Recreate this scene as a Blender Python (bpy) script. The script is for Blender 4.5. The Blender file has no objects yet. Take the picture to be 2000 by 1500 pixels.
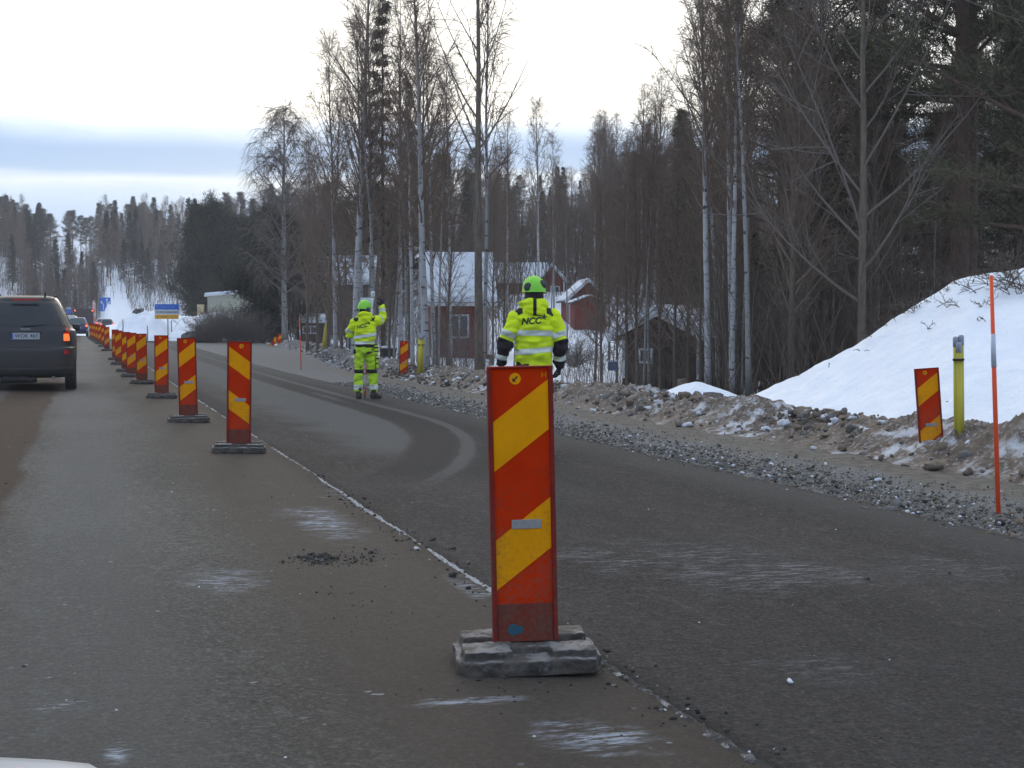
import bpy, bmesh, math, random
import numpy as np
from mathutils import Vector, Matrix, noise
from mathutils.bvhtree import BVHTree
R = math.radians
SC = bpy.context.scene
COL = SC.collection

# ------------------------------------------------------------------ camera
FPX = 2600.0                     # focal length in pixels of a 2000 px wide frame
PITCH, YAW = R(2.42), R(17.69)   # looks a little down and to the right of the road (+Y)
CAMZ = 1.20
cd = bpy.data.cameras.new('camera')
cd.sensor_width = 36.0
cd.lens = FPX / 2000.0 * 36.0
cd.clip_start, cd.clip_end = 0.05, 3000.0
cam = bpy.data.objects.new('camera', cd)
COL.objects.link(cam)
cam.location = (0, 0, CAMZ)
cam.rotation_euler = (math.pi / 2 - PITCH, 0, -YAW)
SC.camera = cam

# ------------------------------------------------------------------ sky and sun
SUN_AZ, SUN_EL = R(12.0), R(14.0)          # azimuth clockwise from +Y: a low sun behind cloud, ahead
sun_dir = Vector((math.sin(SUN_AZ) * math.cos(SUN_EL), math.cos(SUN_AZ) * math.cos(SUN_EL), math.sin(SUN_EL)))
world = bpy.data.worlds.new('World')
SC.world = world
world.use_nodes = True
wt = world.node_tree
for n in list(wt.nodes): wt.nodes.remove(n)
def wn(t, **kw):
    n = wt.nodes.new(t)
    for k, v in kw.items(): setattr(n, k, v)
    return n
def wl(a, b): wt.links.new(a, b)
wtc = wn('ShaderNodeTexCoord')
wsep = wn('ShaderNodeSeparateXYZ')
wl(wtc.outputs['Generated'], wsep.inputs[0])
# cloud noise stretched along the horizon
wmap = wn('ShaderNodeMapping'); wmap.inputs['Scale'].default_value = (2.2, 2.2, 16.0)
wl(wtc.outputs['Generated'], wmap.inputs[0])
wno = wn('ShaderNodeTexNoise'); wno.inputs['Scale'].default_value = 2.2; wno.inputs['Detail'].default_value = 5
wl(wmap.outputs[0], wno.inputs['Vector'])
wofs = wn('ShaderNodeMath', operation='MULTIPLY_ADD'); wofs.inputs[1].default_value = 0.030; wofs.inputs[2].default_value = -0.005
wl(wno.outputs['Fac'], wofs.inputs[0])
wadd = wn('ShaderNodeMath', operation='ADD')
wl(wsep.outputs['Z'], wadd.inputs[0]); wl(wofs.outputs[0], wadd.inputs[1])
wr = wn('ShaderNodeValToRGB')
el = wr.color_ramp
el.interpolation = 'LINEAR'
stops = [(0.0, (.50, .68, .94)), (0.090, (.52, .70, .97)), (0.108, (.62, .78, 1.0)), (0.118, (.84, .93, 1.0)),
         (0.1255, (.42, .60, .86)), (0.142, (.38, .56, .84)), (0.150, (.60, .77, 1.0)), (0.158, (.76, .86, 1.0)), (0.164, (1, 1, 1))]
el.elements[0].position = stops[0][0]; el.elements[0].color = (*stops[0][1], 1)
el.elements[1].position = stops[1][0]; el.elements[1].color = (*stops[1][1], 1)
for p, c in stops[2:]:
    e = el.elements.new(p); e.color = (*c, 1)
wl(wadd.outputs[0], wr.inputs[0])
# overcast above: bright and warm towards the sun, colder and darker away from it
wdot = wn('ShaderNodeVectorMath', operation='DOT_PRODUCT')
wl(wtc.outputs['Generated'], wdot.inputs[0]); wdot.inputs[1].default_value = sun_dir
wmr = wn('ShaderNodeMapRange'); wmr.inputs['From Min'].default_value = -0.3; wmr.inputs['From Max'].default_value = 0.97
wl(wdot.outputs['Value'], wmr.inputs['Value'])
wr2 = wn('ShaderNodeValToRGB')
e2 = wr2.color_ramp
for k, (p, c) in enumerate([(0, (.56, .72, .99)), (.5, (.70, .84, 1.06)), (.78, (1.08, 1.10, 1.14)), (1, (1.30, 1.27, 1.18))]):
    e = e2.elements[k] if k < 2 else e2.elements.new(p)
    e.position = p; e.color = (*c, 1)
wl(wmr.outputs[0], wr2.inputs[0])
wmul = wn('ShaderNodeMix', data_type='RGBA', blend_type='MULTIPLY'); wmul.inputs['Factor'].default_value = 1
wl(wr.outputs[0], wmul.inputs['A'])
wsoft = wn('ShaderNodeMix', data_type='RGBA'); wsoft.inputs['B'].default_value = (1, 1, 1, 1)
wlow = wn('ShaderNodeMapRange'); wlow.inputs['From Min'].default_value = 0.150; wlow.inputs['From Max'].default_value = 0.164
wlow.inputs['To Min'].default_value = 1; wlow.inputs['To Max'].default_value = 0
wl(wadd.outputs[0], wlow.inputs['Value'])
wl(wlow.outputs[0], wsoft.inputs['Factor']); wl(wr2.outputs[0], wsoft.inputs['A'])
wl(wsoft.outputs['Result'], wmul.inputs['B'])
sky = wn('ShaderNodeTexSky', sky_type='NISHITA')
sky.sun_disc = False; sky.sun_elevation = SUN_EL; sky.sun_rotation = SUN_AZ
bg1 = wn('ShaderNodeBackground'); bg1.inputs['Strength'].default_value = 0.05
wl(sky.outputs[0], bg1.inputs['Color'])
bg2 = wn('ShaderNodeBackground'); bg2.inputs['Strength'].default_value = 1.0
wl(wmul.outputs['Result'], bg2.inputs['Color'])
wmix = wn('ShaderNodeMixShader'); wmix.inputs[0].default_value = 0.92
wl(bg1.outputs[0], wmix.inputs[1]); wl(bg2.outputs[0], wmix.inputs[2])
wout = wn('ShaderNodeOutputWorld'); wl(wmix.outputs[0], wout.inputs[0])

sd = bpy.data.lights.new('sun', 'SUN')
sd.energy = 0.55; sd.angle = R(16); sd.color = (1.0, .93, .86)
so = bpy.data.objects.new('sun', sd); COL.objects.link(so)
so.rotation_euler = sun_dir.to_track_quat('Z', 'Y').to_euler()
so.location = (0, 0, 60)

SC.view_settings.view_transform = 'Standard'
SC.view_settings.look = 'None'
SC.view_settings.exposure = 0.28
SC.view_settings.gamma = 1.0
SC.view_settings.use_curve_mapping = False
SC.render.engine = 'CYCLES'
SC.cycles.max_bounces = 6
SC.cycles.diffuse_bounces = 3
SC.cycles.glossy_bounces = 2
SC.cycles.transmission_bounces = 3
SC.cycles.transparent_max_bounces = 8
SC.cycles.volume_bounces = 0

# ------------------------------------------------------------------ pixel -> place helpers (all in 2000x1500 photo pixels)
CAM_M = Matrix.Rotation(-YAW, 3, 'Z') @ Matrix.Rotation(math.pi / 2 - PITCH, 3, 'X')
def ray(px, py):
    return CAM_M @ Vector(((px - 1000) / FPX, -(py - 750) / FPX, -1.0))
def at_depth(px, py, D):
    return Vector((0, 0, CAMZ)) + ray(px, py) * D
def at_z(px, py, zfun):
    r = ray(px, py); t = 1.0
    z = zfun(0, 10) if callable(zfun) else zfun
    for _ in range(30):
        t = (z - CAMZ) / r.z if r.z < -1e-5 else 400
        p = Vector((0, 0, CAMZ)) + r * t
        if callable(zfun): z = .5 * z + .5 * zfun(p.x, p.y)
    return p
def plan(px, D):
    """x, y of the vertical line seen at column px and depth D (near the horizon row)"""
    p = at_depth(px, 640, D); return p.x, p.y

# ------------------------------------------------------------------ object bookkeeping
def tag(o, label=None, cat=None, group=None, kind=None):
    if label: o['label'] = label
    if cat: o['category'] = cat
    if group: o['group'] = group
    if kind: o['kind'] = kind
    return o
def thing(name, loc=(0, 0, 0), rz=0.0, label=None, cat=None, group=None):
    o = bpy.data.objects.new(name, None)
    o.empty_display_size = .2
    COL.objects.link(o); o.location = loc; o.rotation_euler = (0, 0, rz)
    return tag(o, label, cat, group)
def link_mesh(name, me, mats, parent=None, smooth=None):
    o = bpy.data.objects.new(name, me)
    COL.objects.link(o)
    for m in (mats if isinstance(mats, (list, tuple)) else [mats]):
        if m: me.materials.append(m)
    if smooth is not None:
        for p in me.polygons: p.use_smooth = smooth
    if parent: o.parent = parent
    return o
def kids(o): return [c for c in bpy.data.objects if c.parent == o]
def copy_tree(o, children_of, parent=None):
    c = o.copy(); COL.objects.link(c)
    if parent: c.parent = parent
    for ch in children_of.get(o.name, []):
        copy_tree(ch, children_of, c)
    return c
def children_map(root):
    d = {}
    def rec(o):
        d[o.name] = [c for c in o.children]
        for c in o.children: rec(c)
    rec(root); return d

class MB:
    """collects verts/faces with material indices, then links ONE mesh object"""
    def __init__(s): s.v = []; s.f = []; s.mi = []
    def add(s, V, F, mi=0):
        o = len(s.v); s.v += [tuple(p) for p in V]
        s.f += [tuple(i + o for i in f) for f in F]; s.mi += [mi] * len(F); return s
    def box(s, c, d, mi=0, M=None, taper=1.0):
        x, y, z = [a / 2 for a in d]; V = []
        for k, zz in enumerate((-z, z)):
            q = taper if k else 1
            V += [(-x * q, -y * q, zz), (x * q, -y * q, zz), (x * q, y * q, zz), (-x * q, y * q, zz)]
        V = [Vector(p) for p in V]
        if M is not None: V = [M @ p for p in V]
        V = [p + Vector(c) for p in V]
        return s.add(V, [(3, 2, 1, 0), (4, 5, 6, 7), (0, 1, 5, 4), (1, 2, 6, 5), (2, 3, 7, 6), (3, 0, 4, 7)], mi)
    def prism(s, poly, a, b, axis='y', mi=0):
        """extrude a 2-D polygon (list of (u,v)) from a to b along an axis: y -> (u,*,v), z -> (u,v,*), x -> (*,u,v)"""
        n = len(poly)
        mk = {'y': lambda u, v, w: (u, w, v), 'z': lambda u, v, w: (u, v, w), 'x': lambda u, v, w: (w, u, v)}[axis]
        V = [mk(u, v, a) for u, v in poly] + [mk(u, v, b) for u, v in poly]
        F = [tuple(range(n))[::-1], tuple(range(n, 2 * n))] + [(i, (i + 1) % n, n + (i + 1) % n, n + i) for i in range(n)]
        return s.add(V, F, mi)
    def tube(s, pts, rad, n=8, mi=0, cap=True, sx=1.0, ref=None):
        pts = [Vector(p) for p in pts]; V = []; F = []
        if not isinstance(rad, (list, tuple)): rad = [rad] * len(pts)
        prev = None
        for i, p in enumerate(pts):
            t = (pts[min(i + 1, len(pts) - 1)] - pts[max(i - 1, 0)]).normalized()
            a = Vector(ref) if ref else (prev if prev is not None else (Vector((1, 0, 0)) if abs(t.x) < .9 else Vector((0, 1, 0))))
            u = (a - t * a.dot(t)).normalized(); w = t.cross(u); prev = u
            r = rad[i]; ru, rw = (r if isinstance(r, tuple) else (r, r * sx))
            for k in range(n):
                an = 2 * math.pi * k / n
                V.append(p + u * (ru * math.cos(an)) + w * (rw * math.sin(an)))
        for i in range(len(pts) - 1):
            for k in range(n):
                F.append((i * n + k, i * n + (k + 1) % n, (i + 1) * n + (k + 1) % n, (i + 1) * n + k))
        if cap:
            F.append(tuple(range(n))[::-1]); F.append(tuple((len(pts) - 1) * n + k for k in range(n)))
        return s.add(V, F, mi)
    def lathe(s, prof, n=24, c=(0, 0, 0), axis='z', mi=0):
        V = []; F = []
        for r, h in prof:
            for k in range(n):
                an = 2 * math.pi * k / n; a, b = r * math.cos(an), r * math.sin(an)
                p = {'z': (a, b, h), 'x': (h, a, b), 'y': (a, h, b)}[axis]
                V.append((p[0] + c[0], p[1] + c[1], p[2] + c[2]))
        m = len(prof)
        for i in range(m - 1):
            for k in range(n):
                F.append((i * n + k, i * n + (k + 1) % n, (i + 1) * n + (k + 1) % n, (i + 1) * n + k))
        F.append(tuple(range(n))[::-1]); F.append(tuple((m - 1) * n + k for k in range(n)))
        return s.add(V, F, mi)
    def mesh(s, name='m'):
        me = bpy.data.meshes.new(name)
        me.from_pydata(s.v, [], s.f)
        if any(s.mi): me.polygons.foreach_set('material_index', s.mi)
        bm = bmesh.new(); bm.from_mesh(me)
        bmesh.ops.recalc_face_normals(bm, faces=bm.faces); bm.to_mesh(me); bm.free()
        me.update(); return me
    def build(s, name, mats, parent=None, smooth=None, bevel=0.0, seg=2):
        me = s.mesh(name)
        if bevel:
            bm = bmesh.new(); bm.from_mesh(me)
            ed = [e for e in bm.edges if len(e.link_faces) == 2 and e.calc_face_angle(0) > .5]
            bmesh.ops.bevel(bm, geom=ed, offset=bevel, segments=seg, affect='EDGES', profile=.6, clamp_overlap=True)
            bm.to_mesh(me); bm.free()
        return link_mesh(name, me, mats, parent, smooth)
def np_mesh(name, V, F, mi=None, smooth=False):
    """fast mesh from numpy: V (n,3), F (m,k)"""
    me = bpy.data.meshes.new(name)
    V = np.ascontiguousarray(V, dtype=np.float32); F = np.ascontiguousarray(F, dtype=np.int32)
    m, k = F.shape
    me.vertices.add(len(V)); me.vertices.foreach_set('co', V.ravel())
    me.loops.add(m * k); me.loops.foreach_set('vertex_index', F.ravel())
    me.polygons.add(m); me.polygons.foreach_set('loop_start', np.arange(m, dtype=np.int32) * k)
    me.polygons.foreach_set('loop_total', np.full(m, k, dtype=np.int32))
    if mi is not None: me.polygons.foreach_set('material_index', np.ascontiguousarray(mi, dtype=np.int32))
    if smooth: me.polygons.foreach_set('use_smooth', np.ones(m, dtype=bool))
    me.update(calc_edges=True); me.validate(); return me

# ------------------------------------------------------------------ materials
def mat(name, color, rough=.7, metal=0.0, emit=None, es=0.0, spec=.4, var=0.0, vs=4.0, bump=0.0, bs=30.0, color2=None, thr=None, coord='Object', scale=(1, 1, 1), alpha=None, coat=0.0):
    """Principled with optional noise variation towards color2 and bump"""
    m = bpy.data.materials.new(name); m.use_nodes = True
    nt = m.node_tree; b = nt.nodes['Principled BSDF']
    b.inputs['Base Color'].default_value = (*color, 1)
    b.inputs['Roughness'].default_value = rough
    b.inputs['Metallic'].default_value = metal
    b.inputs['Specular IOR Level'].default_value = spec
    if coat: b.inputs['Coat Weight'].default_value = coat
    if emit: b.inputs['Emission Color'].default_value = (*emit, 1); b.inputs['Emission Strength'].default_value = es
    if alpha is not None: b.inputs['Alpha'].default_value = alpha
    if var or color2 or bump:
        tc = nt.nodes.new('ShaderNodeTexCoord'); mp = nt.nodes.new('ShaderNodeMapping'); mp.inputs['Scale'].default_value = scale
        nt.links.new(tc.outputs[coord], mp.inputs[0])
        if var or color2:
            no = nt.nodes.new('ShaderNodeTexNoise'); no.inputs['Scale'].default_value = vs; no.inputs['Detail'].default_value = 6; no.inputs['Roughness'].default_value = .65
            nt.links.new(mp.outputs[0], no.inputs['Vector'])
            r = nt.nodes.new('ShaderNodeValToRGB')
            lo, hi = thr or (.3, .7)
            c2 = color2 or tuple(c * (1 - var) for c in color)
            r.color_ramp.elements[0].position = lo; r.color_ramp.elements[0].color = (*color, 1)
            r.color_ramp.elements[1].position = hi; r.color_ramp.elements[1].color = (*c2, 1)
            nt.links.new(no.outputs['Fac'], r.inputs[0]); nt.links.new(r.outputs[0], b.inputs['Base Color'])
        if bump:
            n2 = nt.nodes.new('ShaderNodeTexNoise'); n2.inputs['Scale'].default_value = bs; n2.inputs['Detail'].default_value = 4
            nt.links.new(mp.outputs[0], n2.inputs['Vector'])
            bp = nt.nodes.new('ShaderNodeBump'); bp.inputs['Strength'].default_value = bump; bp.inputs['Distance'].default_value = .02
            nt.links.new(n2.outputs['Fac'], bp.inputs['Height']); nt.links.new(bp.outputs[0], b.inputs['Normal'])
    return m
class NG:
    """tiny helper to write node maths"""
    def __init__(s, m): s.m = m; s.nt = m.node_tree; s.b = s.nt.nodes['Principled BSDF']
    def n(s, t, **kw):
        x = s.nt.nodes.new(t)
        for k, v in kw.items(): setattr(x, k, v)
        return x
    def put(s, sock, v):
        if isinstance(v, (int, float)): sock.default_value = v
        elif isinstance(v, tuple): sock.default_value = (*v, 1) if sock.type == 'RGBA' and len(v) == 3 else v
        else: s.nt.links.new(v, sock)
    def math(s, op, a, b=0.0, c=0.0):
        x = s.n('ShaderNodeMath', operation=op); s.put(x.inputs[0], a); s.put(x.inputs[1], b)
        if len(x.inputs) > 2: s.put(x.inputs[2], c)
        return x.outputs[0]
    def step(s, v, a, b, lo=0.0, hi=1.0):
        x = s.n('ShaderNodeMapRange', interpolation_type='SMOOTHSTEP'); s.put(x.inputs['Value'], v)
        s.put(x.inputs['From Min'], a); s.put(x.inputs['From Max'], b); s.put(x.inputs['To Min'], lo); s.put(x.inputs['To Max'], hi)
        return x.outputs[0]
    def mix(s, f, a, b):
        x = s.n('ShaderNodeMix', data_type='RGBA'); s.put(x.inputs['Factor'], f); s.put(x.inputs['A'], a); s.put(x.inputs['B'], b)
        return x.outputs['Result']
    def noise(s, scale, detail=4, sc=(1, 1, 1), rough=.6, vec=None):
        if vec is None: vec = s.n('ShaderNodeTexCoord').outputs['Object']
        mp = s.n('ShaderNodeMapping'); mp.inputs['Scale'].default_value = sc; s.put(mp.inputs[0], vec)
        x = s.n('ShaderNodeTexNoise'); x.inputs['Scale'].default_value = scale; x.inputs['Detail'].default_value = detail; x.inputs['Roughness'].default_value = rough
        s.nt.links.new(mp.outputs[0], x.inputs['Vector']); return x.outputs['Fac']
    def xyz(s):
        q = s.n('ShaderNodeSeparateXYZ'); s.nt.links.new(s.n('ShaderNodeTexCoord').outputs['Object'], q.inputs[0]); return q.outputs
    def bump(s, h, st=.5, dist=.02):
        x = s.n('ShaderNodeBump'); x.inputs['Strength'].default_value = st; x.inputs['Distance'].default_value = dist
        s.nt.links.new(h, x.inputs['Height']); s.nt.links.new(x.outputs[0], s.b.inputs['Normal'])
def smooth01(t): t = max(0.0, min(1.0, t)); return t * t * (3 - 2 * t)
def sstep(a, b, x):
    t = np.clip((x - a) / (b - a), 0, 1); return t * t * (3 - 2 * t)
# ================================================================== SETTING
def hash2(ix, iy, seed):
    h = (ix.astype(np.int64) * 374761393 + iy.astype(np.int64) * 668265263 + seed * 1442695041) & 0xffffffff
    h = ((h ^ (h >> 13)) * 1274126177) & 0xffffffff
    return ((h ^ (h >> 16)) & 0xffff) / 65535.0
def vnoise(x, y, seed=0):
    x = np.asarray(x, float); y = np.asarray(y, float)
    ix, iy = np.floor(x), np.floor(y); fx, fy = x - ix, y - iy
    fx = fx * fx * (3 - 2 * fx); fy = fy * fy * (3 - 2 * fy)
    a, b = hash2(ix, iy, seed), hash2(ix + 1, iy, seed); c, d = hash2(ix, iy + 1, seed), hash2(ix + 1, iy + 1, seed)
    return (a * (1 - fx) + b * fx) * (1 - fy) + (c * (1 - fx) + d * fx) * fy
def fbm(x, y, seed=0, oct=4, gain=.5):
    s = 0; a = 1; t = 0
    for o in range(oct):
        s = s + a * vnoise(x * 2 ** o, y * 2 ** o, seed + o * 17); t += a; a *= gain
    return s / t - .5
def road_z(y): return .5 * sstep(30, 120, np.asarray(y, float))
def left_z(x, y): return float(road_z(y) + (-.025 * x if x > -2 else .05 + .025 * (x + 2)))
def right_z(x, y): return float(road_z(y) - .075 - .012 * (x - 1.8))
SEAM = 1.81; EDGE = 5.57
def hill(x, y):
    r = np.hypot(x, y); az = np.degrees(np.arctan2(x, np.maximum(y, 1e-3)))
    k = np.clip((az - 6) / 8, 0, 1); k2 = np.clip((az - 21) / 6, 0, 1)
    k1 = np.clip((az - 15) / 4, 0, 1)
    r0 = 178 * (1 - k) + 80 * k - 8 * k1 + 18 * k2; sp = 84 * (1 - k) + 100 * k
    t = np.clip((r - r0) / sp, 0, 1.0 + .6 * k)
    return 14.0 * t ** 1.15
def ground_z(x, y):
    x = np.asarray(x, float); y = np.asarray(y, float)
    z = road_z(y) - .30
    z = z - .9 * np.exp(-((x - 22) / 9) ** 2 - ((y - 46) / 12) ** 2)
    z = z - .5 * np.exp(-((x - 30) / 14) ** 2 - ((y - 30) / 16) ** 2)
    off = sstep(8.2, 12, x) + sstep(-7, -12, x) + sstep(88, 96, y) * sstep(1.9, 2.6, x)
    off = np.clip(off, 0, 1)
    z = z + off * (.25 * fbm(x * .15, y * .15, 3) + .06 * fbm(x * .9, y * .9, 5))
    z = z + hill(x, y) * np.clip(off + sstep(230, 300, y), 0, 1)
    z = z + 2.3 * np.exp(-((x - 14.5) ** 2 + (y - 139) ** 2) / 16 ** 2)
    z = z + .9 * sstep(-7, -10, x) * np.clip(1 - np.maximum(y - 60, 0) / 80, 0, 1)
    return z
def gz(x, y): return float(ground_z(x, y))

# ---- snow-covered ground, one sheet to the horizon
m_snow = mat('snow', (.80, .83, .88), rough=.75, spec=.25)
g = NG(m_snow); nn = g.noise(.35, 6); n2 = g.noise(6, 5)
P = g.xyz()
# dark litter tone, painted in as the gloom under the dense stand on the right
az = g.math('ARCTAN2', P[0], P[1])
lit = g.math('MULTIPLY', g.step(az, .38, .46), g.step(P[1], 24, 32))
lit2 = g.step(g.math('ADD', P[1], g.math('MULTIPLY', P[0], .5)), 95, 125)
lit = g.math('MAXIMUM', lit, g.math('MULTIPLY', g.math('MULTIPLY', lit2, .8), g.step(az, .12, .2)))
lit = g.math('MULTIPLY', lit, g.step(nn, .38, .52))
col = g.mix(g.step(n2, .35, .65), (.78, .82, .88), (.84, .86, .90))
g.put(g.b.inputs['Base Color'], g.mix(lit, col, (.055, .045, .035)))
g.bump(g.math('ADD', g.math('MULTIPLY', nn, 1.2), n2), .35, .06)

xs = np.concatenate([np.linspace(-900, -60, 22), np.linspace(-52, -12, 16), np.linspace(-9, 9, 28), np.linspace(9.6, 60, 90), np.linspace(62, 160, 50), np.linspace(170, 900, 26)])
ys = np.concatenate([np.linspace(-60, 0, 10), np.linspace(2, 130, 140), np.linspace(134, 330, 60), np.linspace(345, 1200, 22)])
X, Y = np.meshgrid(xs, ys)
Z = ground_z(X, Y)
def grid_mesh(name, X, Y, Z, smooth=True):
    ny, nx = X.shape
    V = np.stack([X.ravel(), Y.ravel(), Z.ravel()], 1)
    i = np.arange(ny - 1)[:, None] * nx + np.arange(nx - 1)[None, :]
    F = np.stack([i, i + 1, i + nx + 1, i + nx], -1).reshape(-1, 4)
    return np_mesh(name, V, F, smooth=smooth)
tag(link_mesh('ground', grid_mesh('ground', X, Y, Z), m_snow), kind='structure')

# ---- old carriageway (left) 
def road_sheet(name, xa, xb, nx, y0, y1, zf, m, thick=.12):
    xs = np.linspace(xa, xb, nx); ys = np.concatenate([np.linspace(y0, 40, 160), np.linspace(41, y1, 80)])
    X, Y = np.meshgrid(xs, ys)
    Z = np.vectorize(zf)(X, Y) + .012 * fbm(X * .6, Y * .35, 8) + .006 * fbm(X * 3, Y * 3, 9, 3)
    # wavy crumbled edges with a real thickness
    X = X.copy(); e = .05 * fbm(Y[:, 0] * 1.3, Y[:, 0] * 0, 21, 4)
    X[:, 0] += e; X[:, -1] += .07 * fbm(Y[:, 0] * 1.6, Y[:, 0] * 0 + 5, 22, 4)
    X = np.concatenate([X[:, :1], X, X[:, -1:]], 1); Y = np.concatenate([Y[:, :1], Y, Y[:, -1:]], 1)
    Z = np.concatenate([Z[:, :1] - thick, Z, Z[:, -1:] - thick], 1)
    return tag(link_mesh(name, grid_mesh(name, X, Y, Z, smooth=False), m), kind='structure')

def asphalt(name, base, dark, light):
    m = mat(name, base, rough=.85, spec=.16); g = NG(m)
    fine = g.noise(70, 3, rough=.8); mid = g.noise(13, 6, rough=.75); big = g.noise(.7, 4, sc=(1, .35, 1)); streak = g.noise(9, 4, sc=(1, .33, 1), rough=.7)
    c = g.mix(g.step(big, .35, .68), base, dark)
    c = g.mix(g.math('MULTIPLY', g.step(streak, .52, .75), .55), c, light)
    c = g.mix(g.math('MULTIPLY', g.step(mid, .48, .66), .75), c, dark)
    c = g.mix(g.math('MULTIPLY', g.step(mid, .46, .32), .55), c, light)
    grit = g.noise(42, 3, rough=.6)
    c = g.mix(g.math('MULTIPLY', g.step(grit, .54, .66), .62), c, tuple(v * .35 for v in dark))
    c = g.mix(g.math('MULTIPLY', g.step(grit, .44, .32), .5), c, tuple(v * 1.5 for v in light))
    c = g.mix(g.math('MULTIPLY', g.step(fine, .48, .80), .6), c, tuple(min(1, v * 2.1) for v in light))
    c = g.mix(g.math('MULTIPLY', g.step(fine, .46, .26), .65), c, tuple(v * .4 for v in dark))
    return m, g, c, fine, mid, streak
def ice(g, c, spots, P, streak, fine, colr=(.50, .54, .60)):
    """patches of thin scraped ice and salt, each an ellipse on the road broken up by streaks"""
    n = g.noise(16, 4, sc=(.55, 2.6, 1), rough=.75); nb_ = g.noise(3.2, 4, sc=(.8, 1.2, 1), rough=.7)
    for (x, y, rx, ry, amt) in spots:
        d = g.math('SQRT', g.math('ADD', g.math('POWER', g.math('DIVIDE', g.math('SUBTRACT', P[0], x), rx), 2.0), g.math('POWER', g.math('DIVIDE', g.math('SUBTRACT', P[1], y), ry), 2.0)))
        d = g.math('ADD', d, g.math('MULTIPLY', g.math('SUBTRACT', nb_, .5), 2.4))
        f = g.math('MULTIPLY', g.step(d, 1.0, .1), g.step(n, .52 - .08 * amt, .64))
        c = g.mix(g.math('MULTIPLY', f, .85 * min(1, amt)), c, colr)
    return c

m_old, g, c, fine, mid, streak = asphalt('old_asphalt', (.126, .113, .094), (.075, .065, .053), (.188, .177, .158))
P = g.xyz()
wob = g.math('MULTIPLY', g.math('SUBTRACT', g.noise(.8, 3, sc=(1, .25, 1)), .5), .5)
xw = g.math('ADD', P[0], wob)
# sandy brown dirt along the panels, dry pale strip in the middle, dark damp wheel track at the left
c = g.mix(g.math('MULTIPLY', g.step(xw, .45, 1.05), .72), c, (.098, .074, .054))
c = g.mix(g.math('MULTIPLY', g.math('MULTIPLY', g.step(xw, -.55, -.25), g.step(xw, .60, .15)), .42), c, (.175, .170, .155))
tr = g.math('MULTIPLY', g.math('MULTIPLY', g.step(xw, -.50, -.62), g.step(xw, -1.5, -1.3)), g.step(P[1], 5.5, 9.5))
c = g.mix(g.math('MULTIPLY', tr, .92), c, (.070, .044, .028))
c = g.mix(g.math('MULTIPLY', g.step(xw, -1.55, -1.8), .4), c, (.13, .12, .105))
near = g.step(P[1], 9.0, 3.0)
c = g.mix(g.math('MULTIPLY', near, .35), c, (.052, .046, .040))  # vignette-like darkening towards the camera, painted into the asphalt colour
def L_(px, py): q = at_z(px, py, left_z); return q.x, q.y
spots = []
for (px, py, rx, ry, a) in [(640, 1025, .24, .8, 1.0), (700, 965, .30, .8, .7), (440, 1135, .22, .5, .75), (1175, 1440, .20, .26, .85), (905, 1370, .25, .07, 1.1),
                            (925, 1150, .10, .45, 1.2), (600, 1000, .3, .5, .7), (230, 1470, .05, .12, 1.2), (130, 1380, .12, .1, .6), (1100, 1250, .12, .4, .9)]:
    x, y = L_(px, py); spots.append((x, y, rx, ry, a))
c = ice(g, c, spots, P, streak, fine)
# scattered salt and snow crumbs
sp = g.noise(24, 1, rough=.2)
c = g.mix(g.math('MULTIPLY', g.math('MULTIPLY', g.step(sp, .755, .79), g.step(g.noise(1.3, 2), .5, .62)), .6), c, (.45, .47, .5))
g.put(g.b.inputs['Base Color'], c)
g.bump(g.math('ADD', fine, g.math('MULTIPLY', mid, 1.6)), 1.0, .016)
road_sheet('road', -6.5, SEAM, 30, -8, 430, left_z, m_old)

m_new, g, c, fine, mid, streak = asphalt('new_asphalt', (.068, .058, .051), (.038, .031, .026), (.116, .105, .094))
P = g.xyz()
wob = g.math('MULTIPLY', g.math('SUBTRACT', g.noise(1.1, 4, sc=(1, .5, 1)), .5), .35)
# turning tracks: straight along the lane, then swinging left on an 18.6 m arc
dx = g.math('ADD', P[0], 14.6); dy = g.math('MINIMUM', g.math('SUBTRACT', P[1], 19.2), 0.0)
q = g.math('ADD', g.math('SQRT', g.math('ADD', g.math('MULTIPLY', dx, dx), g.math('MULTIPLY', dy, dy))), g.math('MULTIPLY', wob, .25))
band = lambda a, b, s=.10: g.math('MULTIPLY', g.step(q, a - s, a + s), g.step(q, b + s, b - s))
tongue = g.math('MULTIPLY', band(16.9, 18.62, .05), g.step(P[1], 12.6, 14.2))
c = g.mix(g.math('MULTIPLY', g.math('MULTIPLY', tongue, g.step(g.math('ADD', P[0], g.math('MULTIPLY', wob, 4.0)), 2.3, 3.1)), .75), c, (.128, .124, .116))
gate = g.step(P[1], 10.2, 12.0)
c = g.mix(g.math('MULTIPLY', g.math('MULTIPLY', band(18.66, 19.18), gate), .72), c, (.036, .031, .029))
c = g.mix(g.math('MULTIPLY', g.math('MULTIPLY', band(19.2, 19.36, .03), gate), .5), c, (.15, .145, .14))
c = g.mix(g.math('MULTIPLY', g.math('MULTIPLY', band(19.4, 20.0), gate), .66), c, (.036, .031, .029))
c = g.mix(g.math('MULTIPLY', g.math('MULTIPLY', band(15.9, 16.8, .15), g.step(P[1], 12.0, 16.0)), .8), c, (.036, .032, .031))
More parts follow.
